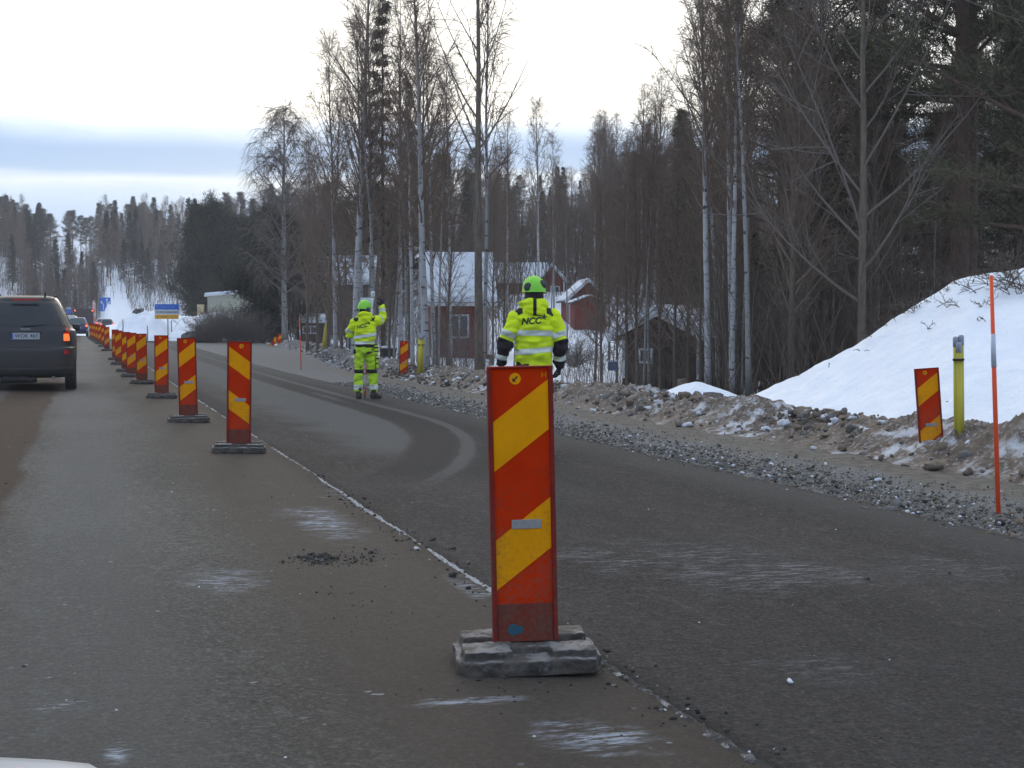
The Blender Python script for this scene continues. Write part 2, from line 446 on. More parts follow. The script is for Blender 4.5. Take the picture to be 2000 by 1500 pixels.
# dry dusty strip towards the shoulder and far away
c = g.mix(g.math('MULTIPLY', g.step(g.math('ADD', P[0], wob), 4.6, 5.4), .5), c, (.105, .098, .088))
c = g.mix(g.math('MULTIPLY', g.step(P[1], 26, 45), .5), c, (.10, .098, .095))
spots = []
for (px, py, rx, ry, a) in [(1450, 1125, .8, .8, .6), (1150, 1085, .35, .5, .8), (1580, 1120, .6, .45, .7), (1350, 1080, .7, .7, .6), (1840, 1110, .5, .5, .6), (1010, 870, .5, .8, .7), (520, 715, .5, 3.5, 1.0), (640, 775, .15, 2.5, .8), (1600, 1300, .5, .3, .5)]:
    p = at_z(px, py, right_z); spots.append((p.x, p.y, rx, ry, a))
c = ice(g, c, spots, P, streak, fine, (.30, .30, .31))
c = g.mix(g.math('MULTIPLY', g.step(P[1], 7.0, 3.5), .35), c, (.040, .037, .036))  # near end of the lane darkened in its colour, imitating a vignette
g.put(g.b.inputs['Base Color'], c)
g.bump(g.math('ADD', fine, g.math('MULTIPLY', mid, 1.6)), 1.0, .018)
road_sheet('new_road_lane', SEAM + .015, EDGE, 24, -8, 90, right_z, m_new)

# ---- joint between the lanes: pale scraped snow and crumbs, dark earth close by
m_joint = mat('joint_crumbs', (.30, .29, .28), rough=.9); g = NG(m_joint)
n = g.noise(14, 5, rough=.7); P = g.xyz()
cj = g.mix(g.step(n, .28, .46), (.055, .045, .037), (.34, .33, .33))
cj = g.mix(g.math('MULTIPLY', g.step(P[1], 5.8, 4.4), g.step(n, .68, .50)), cj, (.034, .030, .026))
g.put(g.b.inputs['Base Color'], cj); g.bump(g.noise(60, 3), .8, .01)
ysj = np.concatenate([np.linspace(.5, 14, 700), np.linspace(14.05, 60, 300)])
us = np.linspace(-1, 1, 9)
U, YJ = np.meshgrid(us, ysj)
wj = .026 + .05 * np.clip(fbm(YJ * 1.1, YJ * 0, 31, 3) + .15, 0, 1) + .05 * sstep(4.6, 3.0, YJ)
XJ = SEAM + .01 + U * wj + .05 * fbm(YJ * .9, YJ * 0 + 3, 33, 3)
hz = np.maximum(0, 1 - U ** 2) * (.010 + .045 * np.maximum(0, fbm(XJ * 26, YJ * 26, 35, 3) + .05))
ZJ = np.where(XJ < SEAM, np.vectorize(left_z)(XJ, YJ), np.vectorize(left_z)(XJ, YJ) - .016 * (XJ - SEAM) / .05) + hz - .012
tag(link_mesh('road_joint', grid_mesh('road_joint', XJ, YJ, ZJ, False), m_joint), kind='structure')

# ---- gravel shoulder
m_grav = mat('gravel', (.16, .155, .15), rough=.9); g = NG(m_grav); P = g.xyz()
n = g.noise(30, 5, rough=.75); n2 = g.noise(1.4, 4, sc=(1, .4, 1)); n3 = g.noise(9, 4)
xg = g.math('ADD', P[0], g.math('MULTIPLY', g.math('SUBTRACT', n2, .5), 1.2))
cg = g.mix(g.step(n, .35, .68), (.098, .092, .084), (.28, .268, .25))
cs = g.mix(g.step(n3, .35, .65), (.128, .108, .084), (.200, .174, .140))
c = g.mix(g.math('MULTIPLY', g.step(xg, 6.75, 7.15), g.step(P[1], 55, 30)), cg, cs)
g.put(g.b.inputs['Base Color'], c); g.bump(g.math('ADD', n, n3), 1.0, .03)
def shoulder_z(x, y): return float(road_z(y) - .125 - .01 * (x - EDGE))
xs = np.linspace(EDGE - .25, 11, 50); ys = np.concatenate([np.linspace(-8, 30, 260), np.linspace(30.3, 96, 90)])
X, Y = np.meshgrid(xs, ys)
Z = road_z(Y) - .135 - .01 * (X - EDGE) + .05 * fbm(X * 2.2, Y * 2.2, 12) + .03 * fbm(X * 9, Y * 9, 13, 2) - .08 * sstep(EDGE + .1, EDGE - .2, X)
tag(link_mesh('gravel_shoulder', grid_mesh('gravel_shoulder', X, Y, Z, True), m_grav), kind='structure')

# ---- ploughed rubble berm
def berm_c(y): return 8.65 + 2.6 * sstep(38, 70, np.asarray(y, float)) + .25 * fbm(np.asarray(y, float) * .2, np.asarray(y, float) * 0, 41, 2)
m_berm = mat('rubble', (.2, .15, .1), rough=.92); g = NG(m_berm); P = g.xyz()
n = g.noise(3.2, 5, rough=.7); n2 = g.noise(.8, 4); n3 = g.noise(18, 4, rough=.7)
c = g.mix(g.step(n, .32, .66), (.100, .074, .054), (.255, .195, .145))
c = g.mix(g.math('MULTIPLY', g.step(g.math('ADD', P[1], g.math('MULTIPLY', n2, 18)), 40, 50), .85), c, (.115, .110, .105))
c = g.mix(g.math('MULTIPLY', g.step(n3, .52, .66), .7), c, (.48, .475, .47))
sn = g.math('MULTIPLY', g.step(n2, .50, .64), g.step(n, .48, .62))
c = g.mix(g.math('MULTIPLY', sn, .85), c, (.66, .68, .72))
g.put(g.b.inputs['Base Color'], c); g.bump(g.math('ADD', n3, n), 1.0, .05)
ys = np.concatenate([np.linspace(-8, 34, 640), np.linspace(34.15, 78, 240)]); us = np.linspace(-1.25, 1.25, 56)
U, YB = np.meshgrid(us, ys)
XB = berm_c(YB) + U * 1.0
prof = np.exp(-(U / .62) ** 2) * (.30 + .26 * fbm(YB * .55, YB * 0, 43, 3))
lump = np.abs(fbm(XB * 1.9, YB * 1.9, 45, 3)) * .30 + np.abs(fbm(XB * 6, YB * 6, 47, 3)) * .26 + np.abs(fbm(XB * 17, YB * 17, 49, 2)) * .14
ZB = road_z(YB) - .20 + prof + lump * np.clip(1.25 - U ** 2, .15, 1) * np.clip(prof * 4, .25, 1) - .1 * sstep(1.0, 1.25, np.abs(U))
def berm_z(x, y): return float(road_z(y) - .2 + math.exp(-((x - float(berm_c(y))) / .62) ** 2) * .31 + .1)
tag(link_mesh('rubble_berm', grid_mesh('rubble_berm', XB, YB, ZB, False), m_berm), kind='structure')

# ---- loose stones and clods: nobody could count them
def rock_templates(rng, n=8, sub=2):
    T = []
    for k in range(n):
        bm = bmesh.new(); bmesh.ops.create_icosphere(bm, subdivisions=sub, radius=1)
        o = Vector(rng.uniform(-50, 50, 3))
        for v in bm.verts:
            d = v.co.normalized()
            v.co = d * (1 + .5 * noise.noise(d * 1.3 + o) + .42 * noise.noise(d * 2.9 + o) + .34 * noise.noise(d * 6.5 + o))
            v.co.z *= .72
        bm.verts.ensure_lookup_table()
        T.append((np.array([v.co[:] for v in bm.verts]), np.array([[v.index for v in f.verts] for f in bm.faces]))); bm.free()
    return T
def scatter_rocks(name, pts, sizes, mi, mats, rng, sub=2):
    T = rock_templates(rng, 8, sub); Vs = []; Fs = []; Ms = []; o = 0
    for (p, s, m) in zip(pts, sizes, mi):
        V, F = T[rng.integers(len(T))]
        a = rng.uniform(0, 6.28); b = rng.uniform(-.6, .6)
        ca, sa, cb, sb = math.cos(a), math.sin(a), math.cos(b), math.sin(b)
        Rm = np.array([[ca, -sa, 0], [sa, ca, 0], [0, 0, 1]]) @ np.array([[1, 0, 0], [0, cb, -sb], [0, sb, cb]])
        Vs.append((V * s * rng.uniform(.55, 1.35, 3)) @ Rm.T + p); Fs.append(F + o); Ms.append(np.full(len(F), m)); o += len(V)
    return tag(link_mesh(name, np_mesh(name, np.concatenate(Vs), np.concatenate(Fs), np.concatenate(Ms)), mats), kind='stuff')
rng = np.random.default_rng(5)
m_cl = [mat('clod_brown', (.22, .170, .120), rough=.95, color2=(.10, .077, .056), vs=7, bump=.8, bs=25),
        mat('clod_grey', (.205, .190, .172), rough=.95, color2=(.095, .088, .080), vs=7, bump=.7, bs=25),
        mat('clod_snow', (.66, .68, .72), rough=.85, color2=(.40, .38, .36), vs=9, thr=(.45, .75), bump=.5, bs=20),
        mat('clod_dark', (.050, .043, .038), rough=.95, bump=.6)]
pts, sz, mi = [], [], []
for k in range(8500):
    y = 4 + 66 * rng.random() ** 1.7; u = rng.normal(0, .5)
    if abs(u) > 1.15: continue
    x = float(berm_c(y)) + u
    s = min(.08, .014 * math.exp(rng.normal(.35, .65)))
    if y > 28: s = max(s, .04)
    z = float(road_z(y)) - .2 + math.exp(-(u / .62) ** 2) * .31 + rng.uniform(-.03, .08)
    pts.append((x, y, z)); sz.append(s)
    r = rng.random(); mi.append(2 if r < .16 else (1 if r < (.50 if y < 36 else .9) else (3 if r < .53 else 0)))
scatter_rocks('rubble_clods', pts, sz, mi, m_cl, rng)
pts, sz, mi = [], [], []
for k in range(14000):
    y = 2 + 30 * rng.random() ** 1.4; x = EDGE + abs(rng.normal(0, .55)) + rng.uniform(-.22, .25)
    if x > 7.6: continue
    pts.append((x, y, shoulder_z(x, y) + .005)); sz.append(.006 + .0055 * rng.exponential(.8)); mi.append([1, 1, 0, 1, 1, 3][rng.integers(6)] if rng.random() > .05 else 2)
scatter_rocks('shoulder_gravel_stones', pts, sz, mi, m_cl, rng, 1)
# dirt crumbs on the road: the clod pile at the panels, along the joint, and stray ones
pts, sz, mi = [], [], []
def crumb(px, py, sx, sy, n, s0, mm, zf=left_z):
    c0 = at_z(px, py, zf)
    for _ in range(n):
        x, y = c0.x + rng.normal(0, sx), c0.y + rng.normal(0, sy)
        s = .58 * s0 * math.exp(rng.normal(0, .5)); pts.append((x, y, (left_z(x, y) if x < SEAM else right_z(x, y)) + s * .25)); sz.append(s); mi.append(mm if rng.random() > .15 else 1)
crumb(625, 1092, .05, .08, 160, .009, 3); crumb(640, 1095, .12, .10, 160, .006, 3); crumb(730, 1078, .02, .04, 8, .014, 3); crumb(690, 1085, .15, .12, 60, .005, 3)
crumb(655, 1160, .05, .08, 10, .007, 3); crumb(700, 1190, .15, .35, 60, .004, 3); crumb(1688, 1131, .012, .012, 4, .014, 3, right_z); crumb(1855, 1120, .01, .01, 2, .012, 3, right_z)
crumb(887, 1072, .01, .02, 3, .014, 3, right_z); crumb(45, 1303, .002, .002, 1, .010, 3); crumb(1545, 1332, .005, .005, 1, .012, 2, right_z); crumb(150, 1372, .03, .04, 5, .008, 2); crumb(105, 1380, .01, .01, 2, .009, 2)
crumb(250, 1385, .04, .05, 6, .006, 2); crumb(940, 1345, .18, .12, 50, .005, 3)
for _ in range(620):
    y = 2.2 + 9 * rng.random() ** 2.2; x = SEAM + rng.normal(-.01, .07)
    s = .0035 * math.exp(rng.normal(.3, .5)); pts.append((x, y, left_z(x, y) + s * .2)); sz.append(s); mi.append(3 if rng.random() < .8 else (2 if rng.random() < .2 else 1))
for _ in range(420):
    y = 2.2 + 18 * rng.random() ** 1.5; x = rng.uniform(-1.4, 5.4)
    s = .0026 * math.exp(rng.normal(0, .45)); pts.append((x, y, (left_z(x, y) if x < SEAM else right_z(x, y)) + s * .2)); sz.append(s); mi.append(3 if rng.random() < .85 else 2)
scatter_rocks('road_crumbs', pts, sz, mi, m_cl, rng, 2)

# ---- ploughed snow bank on the right: rises from the berm to a crest
m_bank = mat('bank_snow', (.82, .85, .90), rough=.7, spec=.3); g = NG(m_bank)
n1 = g.noise(1.6, 5, sc=(1, 1, 2.5)); n2 = g.noise(12, 5); n3 = g.noise(34, 2, rough=.3)
c = g.mix(g.math('MULTIPLY', g.step(n3, .72, .78), .5), g.mix(g.step(n1, .4, .65), (.80, .83, .88), (.86, .88, .91)), (.25, .23, .21))
g.put(g.b.inputs['Base Color'], c); g.bump(g.math('ADD', g.math('MULTIPLY', n1, 2.5), g.math('MULTIPLY', n2, .5)), .55, .05)
rp = [(1330, 815, 22.4), (1420, 797, 21.8), (1500, 760, 21.2), (1600, 712, 20.5), (1660, 680, 20.2), (1720, 640, 19.9), (1780, 600, 19.6), (1820, 578, 19.4), (1860, 552, 19.2), (1900, 540, 19.0), (1950, 532, 18.8), (2000, 524, 18.6), (2150, 512, 18.2), (2600, 470, 17.5)]
cols = np.concatenate([np.linspace(1330, 2050, 230), np.linspace(2060, 2600, 60)])
GX, GY, GZ = [], [], []
vs_ = np.concatenate([np.linspace(0, 1, 60), np.linspace(1.06, 2.2, 14)])
for cpx in cols:
    py = np.interp(cpx, [a[0] for a in rp], [a[1] for a in rp]); D1 = np.interp(cpx, [a[0] for a in rp], [a[2] for a in rp])
    py += 5 * float(fbm(np.array(cpx * .016), np.array(0.), 61, 4)) * (2 if cpx > 1480 else .6)
    D0 = 8.75 * FPX / (math.cos(YAW) * (cpx - 170)); D0 = min(D0, D1 - 1.2)
    top = at_depth(cpx, py, D1)
    for v in vs_:
        D = D0 + (D1 - D0) * v if v <= 1 else D1 + (v - 1) * 5.0
        p = at_depth(cpx, 640, D)
        if v <= 1: z = -.12 + (top.z + .12) * (v ** 1.12)
        else: z = top.z - (v - 1) ** 1.3 * (top.z + 1.2) * .95 - .02
        d = (.16 * float(fbm(np.array(p.x * .8), np.array(p.y * .8), 63, 4)) + .09 * abs(float(fbm(np.array(p.x * 3.5), np.array(p.y * 3.5), 65, 3)))) * min(1, 4 * v) * (1 if abs(v - 1) > .08 else .5)
        GX.append(p.x); GY.append(p.y); GZ.append(z + d)
sh = (len(cols), len(vs_))
tag(link_mesh('snow_bank', grid_mesh('snow_bank', np.array(GX).reshape(sh).T, np.array(GY).reshape(sh).T, np.array(GZ).reshape(sh).T), m_bank), kind='structure')

# ---- low snow hump beside the bank and the far snow heap with the signs
def heap(name, cx, cy, rx, ry, hgt, rz=0, seed=1, z0=0, rough=.25, pw=1.0):
    N = 70; u = np.linspace(-1, 1, N); U, V = np.meshgrid(u, u)
    r = np.sqrt(U ** 2 + V ** 2)
    h = np.clip(1 - r, 0, 1); h = (h * h * (3 - 2 * h)) ** pw
    n = fbm(U * 2.2 + seed * 3, V * 2.2, seed, 4)
    X = U * rx; Y = V * ry
    xr = cx + X * math.cos(rz) - Y * math.sin(rz); yr = cy + X * math.sin(rz) + Y * math.cos(rz)
    zz = z0 + hgt * h * (1 + rough * 2 * n) - .15 * (r > .97)
    return tag(link_mesh(name, grid_mesh(name, xr, yr, zz), m_bank), kind='structure')
p = at_z(1360, 792, -.22)
heap('snow_hump', p.x, p.y, 1.6, 1.6, .48, 0, 3, -.32, .25, .75)
q = at_depth(300, 640, 98)
heap('snow_heap', q.x - .7, q.y, 2.5, 4.5, 2.0, .1, 6, .42, .5, .55)
q = at_depth(385, 640, 101); heap('snow_heap', q.x - .2, q.y, 5.0, 6.5, 2.0, .1, 9, .42, .5, .6)
# ================================================================== TREES
def tubes(P, Rr, sides=3):
    """P (n,k,3) polylines, Rr (n,k) radii -> V, quads F; all tubes at once"""
    n, k, _ = P.shape
    T = np.empty_like(P); T[:, 1:-1] = P[:, 2:] - P[:, :-2]; T[:, 0] = P[:, 1] - P[:, 0]; T[:, -1] = P[:, -1] - P[:, -2]
    T /= np.linalg.norm(T, axis=2, keepdims=True) + 1e-9
    ref = np.where(np.abs(T[:, :1, 2:3]) > .9, np.array([1., 0, 0]), np.array([0, 0, 1.]))
    U = np.cross(T, ref); U /= np.linalg.norm(U, axis=2, keepdims=True) + 1e-9
    W = np.cross(T, U)
    an = np.arange(sides) * 2 * math.pi / sides
    V = P[:, :, None, :] + Rr[:, :, None, None] * (U[:, :, None, :] * np.cos(an)[None, None, :, None] + W[:, :, None, :] * np.sin(an)[None, None, :, None])
    idx = np.arange(n * k * sides).reshape(n, k, sides)
    a = idx[:, :-1, :]; b = np.roll(a, -1, axis=2); d = idx[:, 1:, :]; c = np.roll(d, -1, axis=2)
    return V.reshape(-1, 3), np.stack([a, b, c, d], -1).reshape(-1, 4)
def cat_mesh(name, parts):
    Vs, Fs, Ms, o = [], [], [], 0
    for V, F, m in parts:
        Vs.append(V); Fs.append(F + o); Ms.append(np.full(len(F), m)); o += len(V)
    return np_mesh(name, np.concatenate(Vs), np.concatenate(Fs), np.concatenate(Ms))
def unit(v): return v / (np.linalg.norm(v, axis=-1, keepdims=True) + 1e-9)
def poly(base, d, L, k, curve):
    """base (n,3), d (n,3) unit, L (n,), curve (n,3) bend vector -> (n,k,3)"""
    s = np.linspace(0, 1, k)[None, :, None]
    return base[:, None, :] + d[:, None, :] * L[:, None, None] * s + curve[:, None, :] * (L[:, None, None] * s ** 2)
def sample(P, s):
    """points on polylines P (n,k,3) at s (n,)"""
    k = P.shape[1]; f = s * (k - 1); i = np.minimum(f.astype(int), k - 2); f = (f - i)[:, None]
    r = np.arange(len(P)); return P[r, i] * (1 - f) + P[r, i + 1] * f, unit(P[r, i + 1] - P[r, i])
def make_trunk(rng, h, r0, wob=.25, k=14, lean=(0, 0)):
    t = np.linspace(0, 1, k)
    x = lean[0] * t ** 1.3 + wob * np.cumsum(rng.normal(0, 1, k)) * .12 * t; y = lean[1] * t ** 1.3 + wob * np.cumsum(rng.normal(0, 1, k)) * .12 * t
    P = np.stack([x, y, h * t - .35 * (t == 0)], 1)[None]
    rad = (r0 * (1 - t) ** .85 + .012)[None]; rad[0, 0] *= 1.35
    return P, rad
def bare_tree(seed, h, r0, nb=46, nsub=6, ntw=6, tmin=.32, spread=.26, elev=(38, 66), up=.25, droop=.12, lean=(0, 0), wob=.25, tw=1.0, sz=1.0, minL=.5):
    rng = np.random.default_rng(seed)
    TP, TR = make_trunk(rng, h, r0, wob, lean=lean)
    trunk = tubes(TP, TR, 10)
    t = tmin + (1 - tmin) * (np.arange(nb) + rng.random(nb)) / nb * .985
    b, td = sample(np.repeat(TP, nb, 0), t)
    rt = np.interp(t, np.linspace(0, 1, TR.shape[1]), TR[0])
    az = np.arange(nb) * 2.4 + rng.normal(0, .5, nb); e = np.radians(rng.uniform(*elev, nb) + 14 * (t - .5))
    d = np.stack([np.cos(az) * np.cos(e), np.sin(az) * np.cos(e), np.sin(e)], 1)
    u = (t - tmin) / (1 - tmin)
    L = h * spread * (1 - u) ** .75 * np.clip(.45 + u * 3, 0, 1) * rng.uniform(.6, 1.2, nb) + minL
    c1 = np.zeros((nb, 3)); c1[:, 2] = up; c1 += rng.normal(0, .10, (nb, 3))
    P1 = poly(b, d, L, 6, c1); r1 = np.clip(rt * .42, .010, .075)
    s6 = np.linspace(0, 1, 6)
    R1 = r1[:, None] * (1 - .8 * s6)[None]
    n2 = nb * nsub; P1r = np.repeat(P1, nsub, 0); s = rng.uniform(.18, 1, n2)
    b2, d2 = sample(P1r, s)
    d2 = unit(d2 + rng.normal(0, .55, (n2, 3)) + np.array([0, 0, .1]))
    L2 = np.repeat(L, nsub) * (.50 - .25 * s) * rng.uniform(.5, 1.3, n2) + .15
    c2 = rng.normal(0, .12, (n2, 3)); c2[:, 2] -= droop
    P2 = poly(b2, d2, L2, 5, c2); R2 = np.full((n2, 1), .0085 * sz) * (1 - .55 * np.linspace(0, 1, 5))[None] + np.repeat(r1, nsub)[:, None] * .12
    n3 = n2 * ntw; P2r = np.repeat(P2, ntw, 0); s = rng.uniform(.15, 1, n3)
    b3, d3 = sample(P2r, s)
    d3 = unit(d3 + rng.normal(0, .6, (n3, 3)))
    L3 = rng.uniform(.22, .62, n3) * tw
    c3 = rng.normal(0, .12, (n3, 3)); c3[:, 2] -= droop * 2.2
    P3 = poly(b3, d3, L3, 3, c3); R3 = np.full((n3, 1), .0062 * sz) * np.array([1, .75, .45])[None]
    return trunk, [tubes(P1, R1, 5), tubes(P2, R2, 3), tubes(P3, R3, 3)]
def needles(rng, C, D, n, ln, wd, spread):
    """n needle sprays around each centre C: thin leaf-size triangles pointing along D with scatter"""
    m = len(C) * n
    c = np.repeat(C, n, 0) + rng.normal(0, 1, (m, 3)) * spread
    d = unit(np.repeat(D, n, 0) + rng.normal(0, .75, (m, 3)))
    l = ln * rng.uniform(.6, 1.35, (m, 1)); w = unit(np.cross(d, rng.normal(0, 1, (m, 3)))) * wd * rng.uniform(.6, 1.3, (m, 1))
    V = np.stack([c - w, c + w, c + d * l + w * .25, c + d * l - w * .25], 1).reshape(-1, 3)
    return V, np.arange(m * 4).reshape(m, 4)
def pine_tree(seed, h, r0, tmin=.5, spread=.17, nb=34, cl=9, per=34, sp=.20, flat=.55, full=False, dead=10, ln=.20, wd=.016):
    rng = np.random.default_rng(seed)
    TP, TR = make_trunk(rng, h, r0, .2); trunk = tubes(TP, TR, 10)
    t = tmin + (1 - tmin) * ((np.arange(nb) + rng.random(nb)) / nb) ** .9 * .97
    b, _ = sample(np.repeat(TP, nb, 0), t)
    u = (t - tmin) / (1 - tmin); az = np.arange(nb) * 2.4 + rng.normal(0, .4, nb)
    e = np.radians(rng.uniform(-5, 22, nb) + 40 * u)
    d = np.stack([np.cos(az) * np.cos(e), np.sin(az) * np.cos(e), np.sin(e)], 1)
    shape = np.sqrt(np.clip(1 - (u * .95) ** 2, 0, 1)) if full else np.clip(1.15 - u, .12, 1) * np.clip(.55 + 2 * u, 0, 1)
    L = h * spread * shape * (rng.uniform(.45, 1.35, nb) if full else rng.uniform(.65, 1.25, nb)) + .3
    c1 = np.zeros((nb, 3)); c1[:, 2] = rng.uniform(-.12, .22, nb)
    P1 = poly(b, d, L, 6, c1); R1 = np.clip(.045 * L[:, None] / 2, .012, .07) * (1 - .75 * np.linspace(0, 1, 6))[None]
    n2 = nb * cl; s = rng.uniform(.30, 1.0, n2); b2, d2 = sample(np.repeat(P1, cl, 0), s)
    side = rng.normal(0, 1, (n2, 3)) * np.array([1, 1, flat * .6]) ; d2 = unit(d2 + side * .8)
    L2 = np.repeat(L, cl) * .34 * rng.uniform(.4, 1.1, n2) + .12
    P2 = poly(b2, d2, L2, 3, rng.normal(0, .1, (n2, 3)) + np.array([0, 0, .15])); R2 = np.full((n2, 3), .010) * np.array([1, .7, .4])
    C = np.concatenate([P2[:, 1], P2[:, 2]]); DD = np.concatenate([d2, d2]) + np.array([0, 0, .25])
    N = needles(rng, C, DD, per // 2, ln, wd, np.array([sp, sp, sp * flat]))
    parts = [(*tubes(P1, R1, 5), 0), (*tubes(P2, R2, 3), 0), (*N, 1)]
    if dead:
        td = rng.uniform(.18, tmin, dead); bd, _ = sample(np.repeat(TP, dead, 0), td); a = rng.uniform(0, 6.28, dead); ed = rng.uniform(-.4, .25, dead)
        dd = np.stack([np.cos(a) * np.cos(ed), np.sin(a) * np.cos(ed), np.sin(ed)], 1)
        parts.append((*tubes(poly(bd, dd, rng.uniform(.5, 1.8, dead), 4, rng.normal(0, .15, (dead, 3))), np.full((dead, 4), .014) * np.array([1, .8, .6, .3])), 0))
    return trunk, parts
def spruce_tree(seed, h, r0, tmin=.08, spread=.14, tiers=34, per_t=7, sprays=9, per=7, gap=0.0, ln=.24, wd=.022):
    rng = np.random.default_rng(seed)
    TP, TR = make_trunk(rng, h, r0, .08); trunk = tubes(TP, TR, 9)
    nb = tiers * per_t
    t = tmin + (1 - tmin) * (np.repeat(np.arange(tiers), per_t) + rng.random(nb) * .5) / tiers
    b, _ = sample(np.repeat(TP, nb, 0), np.clip(t, 0, 1)); u = (t - tmin) / (1 - tmin)
    az = rng.uniform(0, 6.28, nb); e = np.radians(-12 + 45 * u ** 2 + rng.normal(0, 8, nb))
    d = np.stack([np.cos(az) * np.cos(e), np.sin(az) * np.cos(e), np.sin(e)], 1)
    L = h * spread * np.clip(1 - u, 0, 1) ** .85 * rng.uniform(.55, 1.2, nb) * (1 - gap * (rng.random(nb) < .35)) + .18
    c1 = np.zeros((nb, 3)); c1[:, 2] = -.10 + rng.normal(0, .06, nb)
    P1 = poly(b, d, L, 5, c1); R1 = np.clip(.012 * L[:, None], .006, .03) * (1 - .7 * np.linspace(0, 1, 5))[None]
    n2 = nb * sprays; s = rng.uniform(.22, 1, n2); b2, d2 = sample(np.repeat(P1, sprays, 0), s)
    N = needles(rng, b2, d2 * .8 + np.array([0, 0, -.35]), per, ln, wd, np.array([.10, .10, .05]))
    return trunk, [(*tubes(P1, R1, 4), 0), (*N, 1)]

# ---- bark, twig and needle materials
def bark_birch(name, dark=.35, tint=(.40, .39, .38)):
    m = mat(name, tint, rough=.8, spec=.2); g = NG(m); P = g.xyz()
    n = g.noise(1.0, 4, sc=(3, 3, 9), rough=.7); n2 = g.noise(1.0, 5, sc=(5, 5, 1.4)); n3 = g.noise(.45, 3)
    c = g.mix(g.step(n, .57, .64), tint, (.035, .03, .028))
    c = g.mix(g.math('MULTIPLY', g.step(n2, .5, .7), .6), c, (.16, .14, .125))
    c = g.mix(g.step(g.math('ADD', P[2], g.math('MULTIPLY', n3, 1.6)), 1.9, .7), c, (.07, .06, .052))
    hi = g.step(g.math('ADD', P[2], g.math('MULTIPLY', n3, 3)), 8, 13)
    c = g.mix(g.math('MULTIPLY', hi, .85), c, (.15, .10, .07))
    g.put(g.b.inputs['Base Color'], c); g.bump(n2, .6, .02); return m
m_birch = bark_birch('birch_bark')
m_birch_grey = bark_birch('grey_birch_bark', tint=(.26, .25, .235))
m_brown = mat('grey_brown_bark', (.20, .155, .115), rough=.9, color2=(.085, .066, .05), vs=3, scale=(4, 4, .8), bump=.9, bs=14)
m_pineb = mat('pine_bark', (.13, .075, .048), rough=.9, color2=(.045, .032, .026), vs=3, scale=(3, 3, .9), bump=.9, bs=10)
m_twig = mat('birch_twigs', (.165, .115, .083), rough=.8, spec=.2)
m_twig2 = mat('alder_twigs', (.205, .150, .112), rough=.85, spec=.2)
m_twig3 = mat('grey_twigs', (.16, .13, .11), rough=.85, spec=.2)
m_ndl = mat('pine_needles', (.062, .062, .036), rough=.8, spec=.12, color2=(.105, .092, .054), vs=.9, thr=(.35, .7))
m_ndl2 = mat('spruce_needles', (.036, .036, .022), rough=.8, spec=.12, color2=(.060, .058, .034), vs=.9, thr=(.35, .7))

PROTO = {}
def proto(kind, maker, trunk_mat, crown_mats, **kw):
    tr, cr = maker(**kw)
    tm = np_mesh('trunk', *tr, smooth=True); tm.materials.append(trunk_mat)
    parts = [(V, F, 0) for V, F in cr] if len(cr[0]) == 2 else cr
    cm = cat_mesh('crown', parts)
    for q in crown_mats: cm.materials.append(q)
    PROTO.setdefault(kind, []).append((tm, cm, kw['h']))
for s in range(5):
    proto('birch', bare_tree, m_birch, [m_twig], seed=100 + s, h=14, r0=.13, nb=44 + 3 * s, nsub=7, ntw=6, tmin=.30 + .03 * s, spread=.17 + .015 * (s % 3), lean=(.5 * (s - 2), .3), droop=.16)
proto('weeping_birch', bare_tree, m_birch_grey, [m_twig3], seed=120, h=10.5, r0=.14, nb=60, nsub=9, ntw=8, tmin=.22, spread=.26, elev=(30, 60), up=.12, droop=.38, tw=1.3)
for s in range(4):
    proto('alder', bare_tree, m_brown, [m_twig2], seed=140 + s, h=11, r0=.11, nb=50, nsub=7, ntw=6, tmin=.16 + .05 * (s % 2), spread=.20, elev=(30, 60), up=.2, droop=.05, lean=(.4 * (s - 1.5), -.3), wob=.5, sz=1.1)
for s in range(3):
    proto('slender_birch', bare_tree, m_birch_grey, [m_twig], seed=160 + s, h=12, r0=.075, nb=36, nsub=6, ntw=6, tmin=.38, spread=.13, droop=.12, lean=(.8 * (s - 1), .2), wob=.35)
proto('aspen', bare_tree, m_brown, [m_twig3], seed=181, h=18, r0=.17, nb=20, nsub=4, ntw=3, tmin=.40, spread=.16, elev=(35, 62), up=.35, droop=0, lean=(0, 0), wob=.30)
proto('open_birch', bare_tree, m_birch, [m_twig], seed=190, h=17, r0=.17, nb=44, nsub=7, ntw=4, tmin=.30, spread=.20, elev=(38, 60), up=.25, droop=.02, lean=(-.7, .2), wob=.3)
proto('spreading_tree', bare_tree, m_brown, [m_twig3], seed=196, h=13, r0=.105, nb=24, nsub=8, ntw=7, tmin=.12, spread=.42, elev=(22, 52), up=.28, droop=-.05, lean=(.1, 0), wob=.3, sz=1.2)
for s in range(4):
    proto('pine', pine_tree, m_pineb, [m_pineb, m_ndl], seed=200 + s, h=15, r0=.16, tmin=.48 + .06 * (s % 2), spread=.15, nb=36, cl=10, per=40)
for s in range(2):
    proto('low_pine', pine_tree, m_pineb, [m_pineb, m_ndl], seed=225 + s, h=16, r0=.20, tmin=.20, spread=.24, nb=54, cl=14, per=44, sp=.20, flat=.30, dead=10)
proto('big_pine', pine_tree, m_pineb, [m_pineb, m_ndl], seed=220, h=19, r0=.24, tmin=.36, spread=.20, nb=50, cl=16, per=44, sp=.20, flat=.35, dead=16)
proto('big_pine', pine_tree, m_pineb, [m_pineb, m_ndl], seed=221, h=19, r0=.22, tmin=.40, spread=.19, nb=50, cl=16, per=44, sp=.20, flat=.35, dead=16)
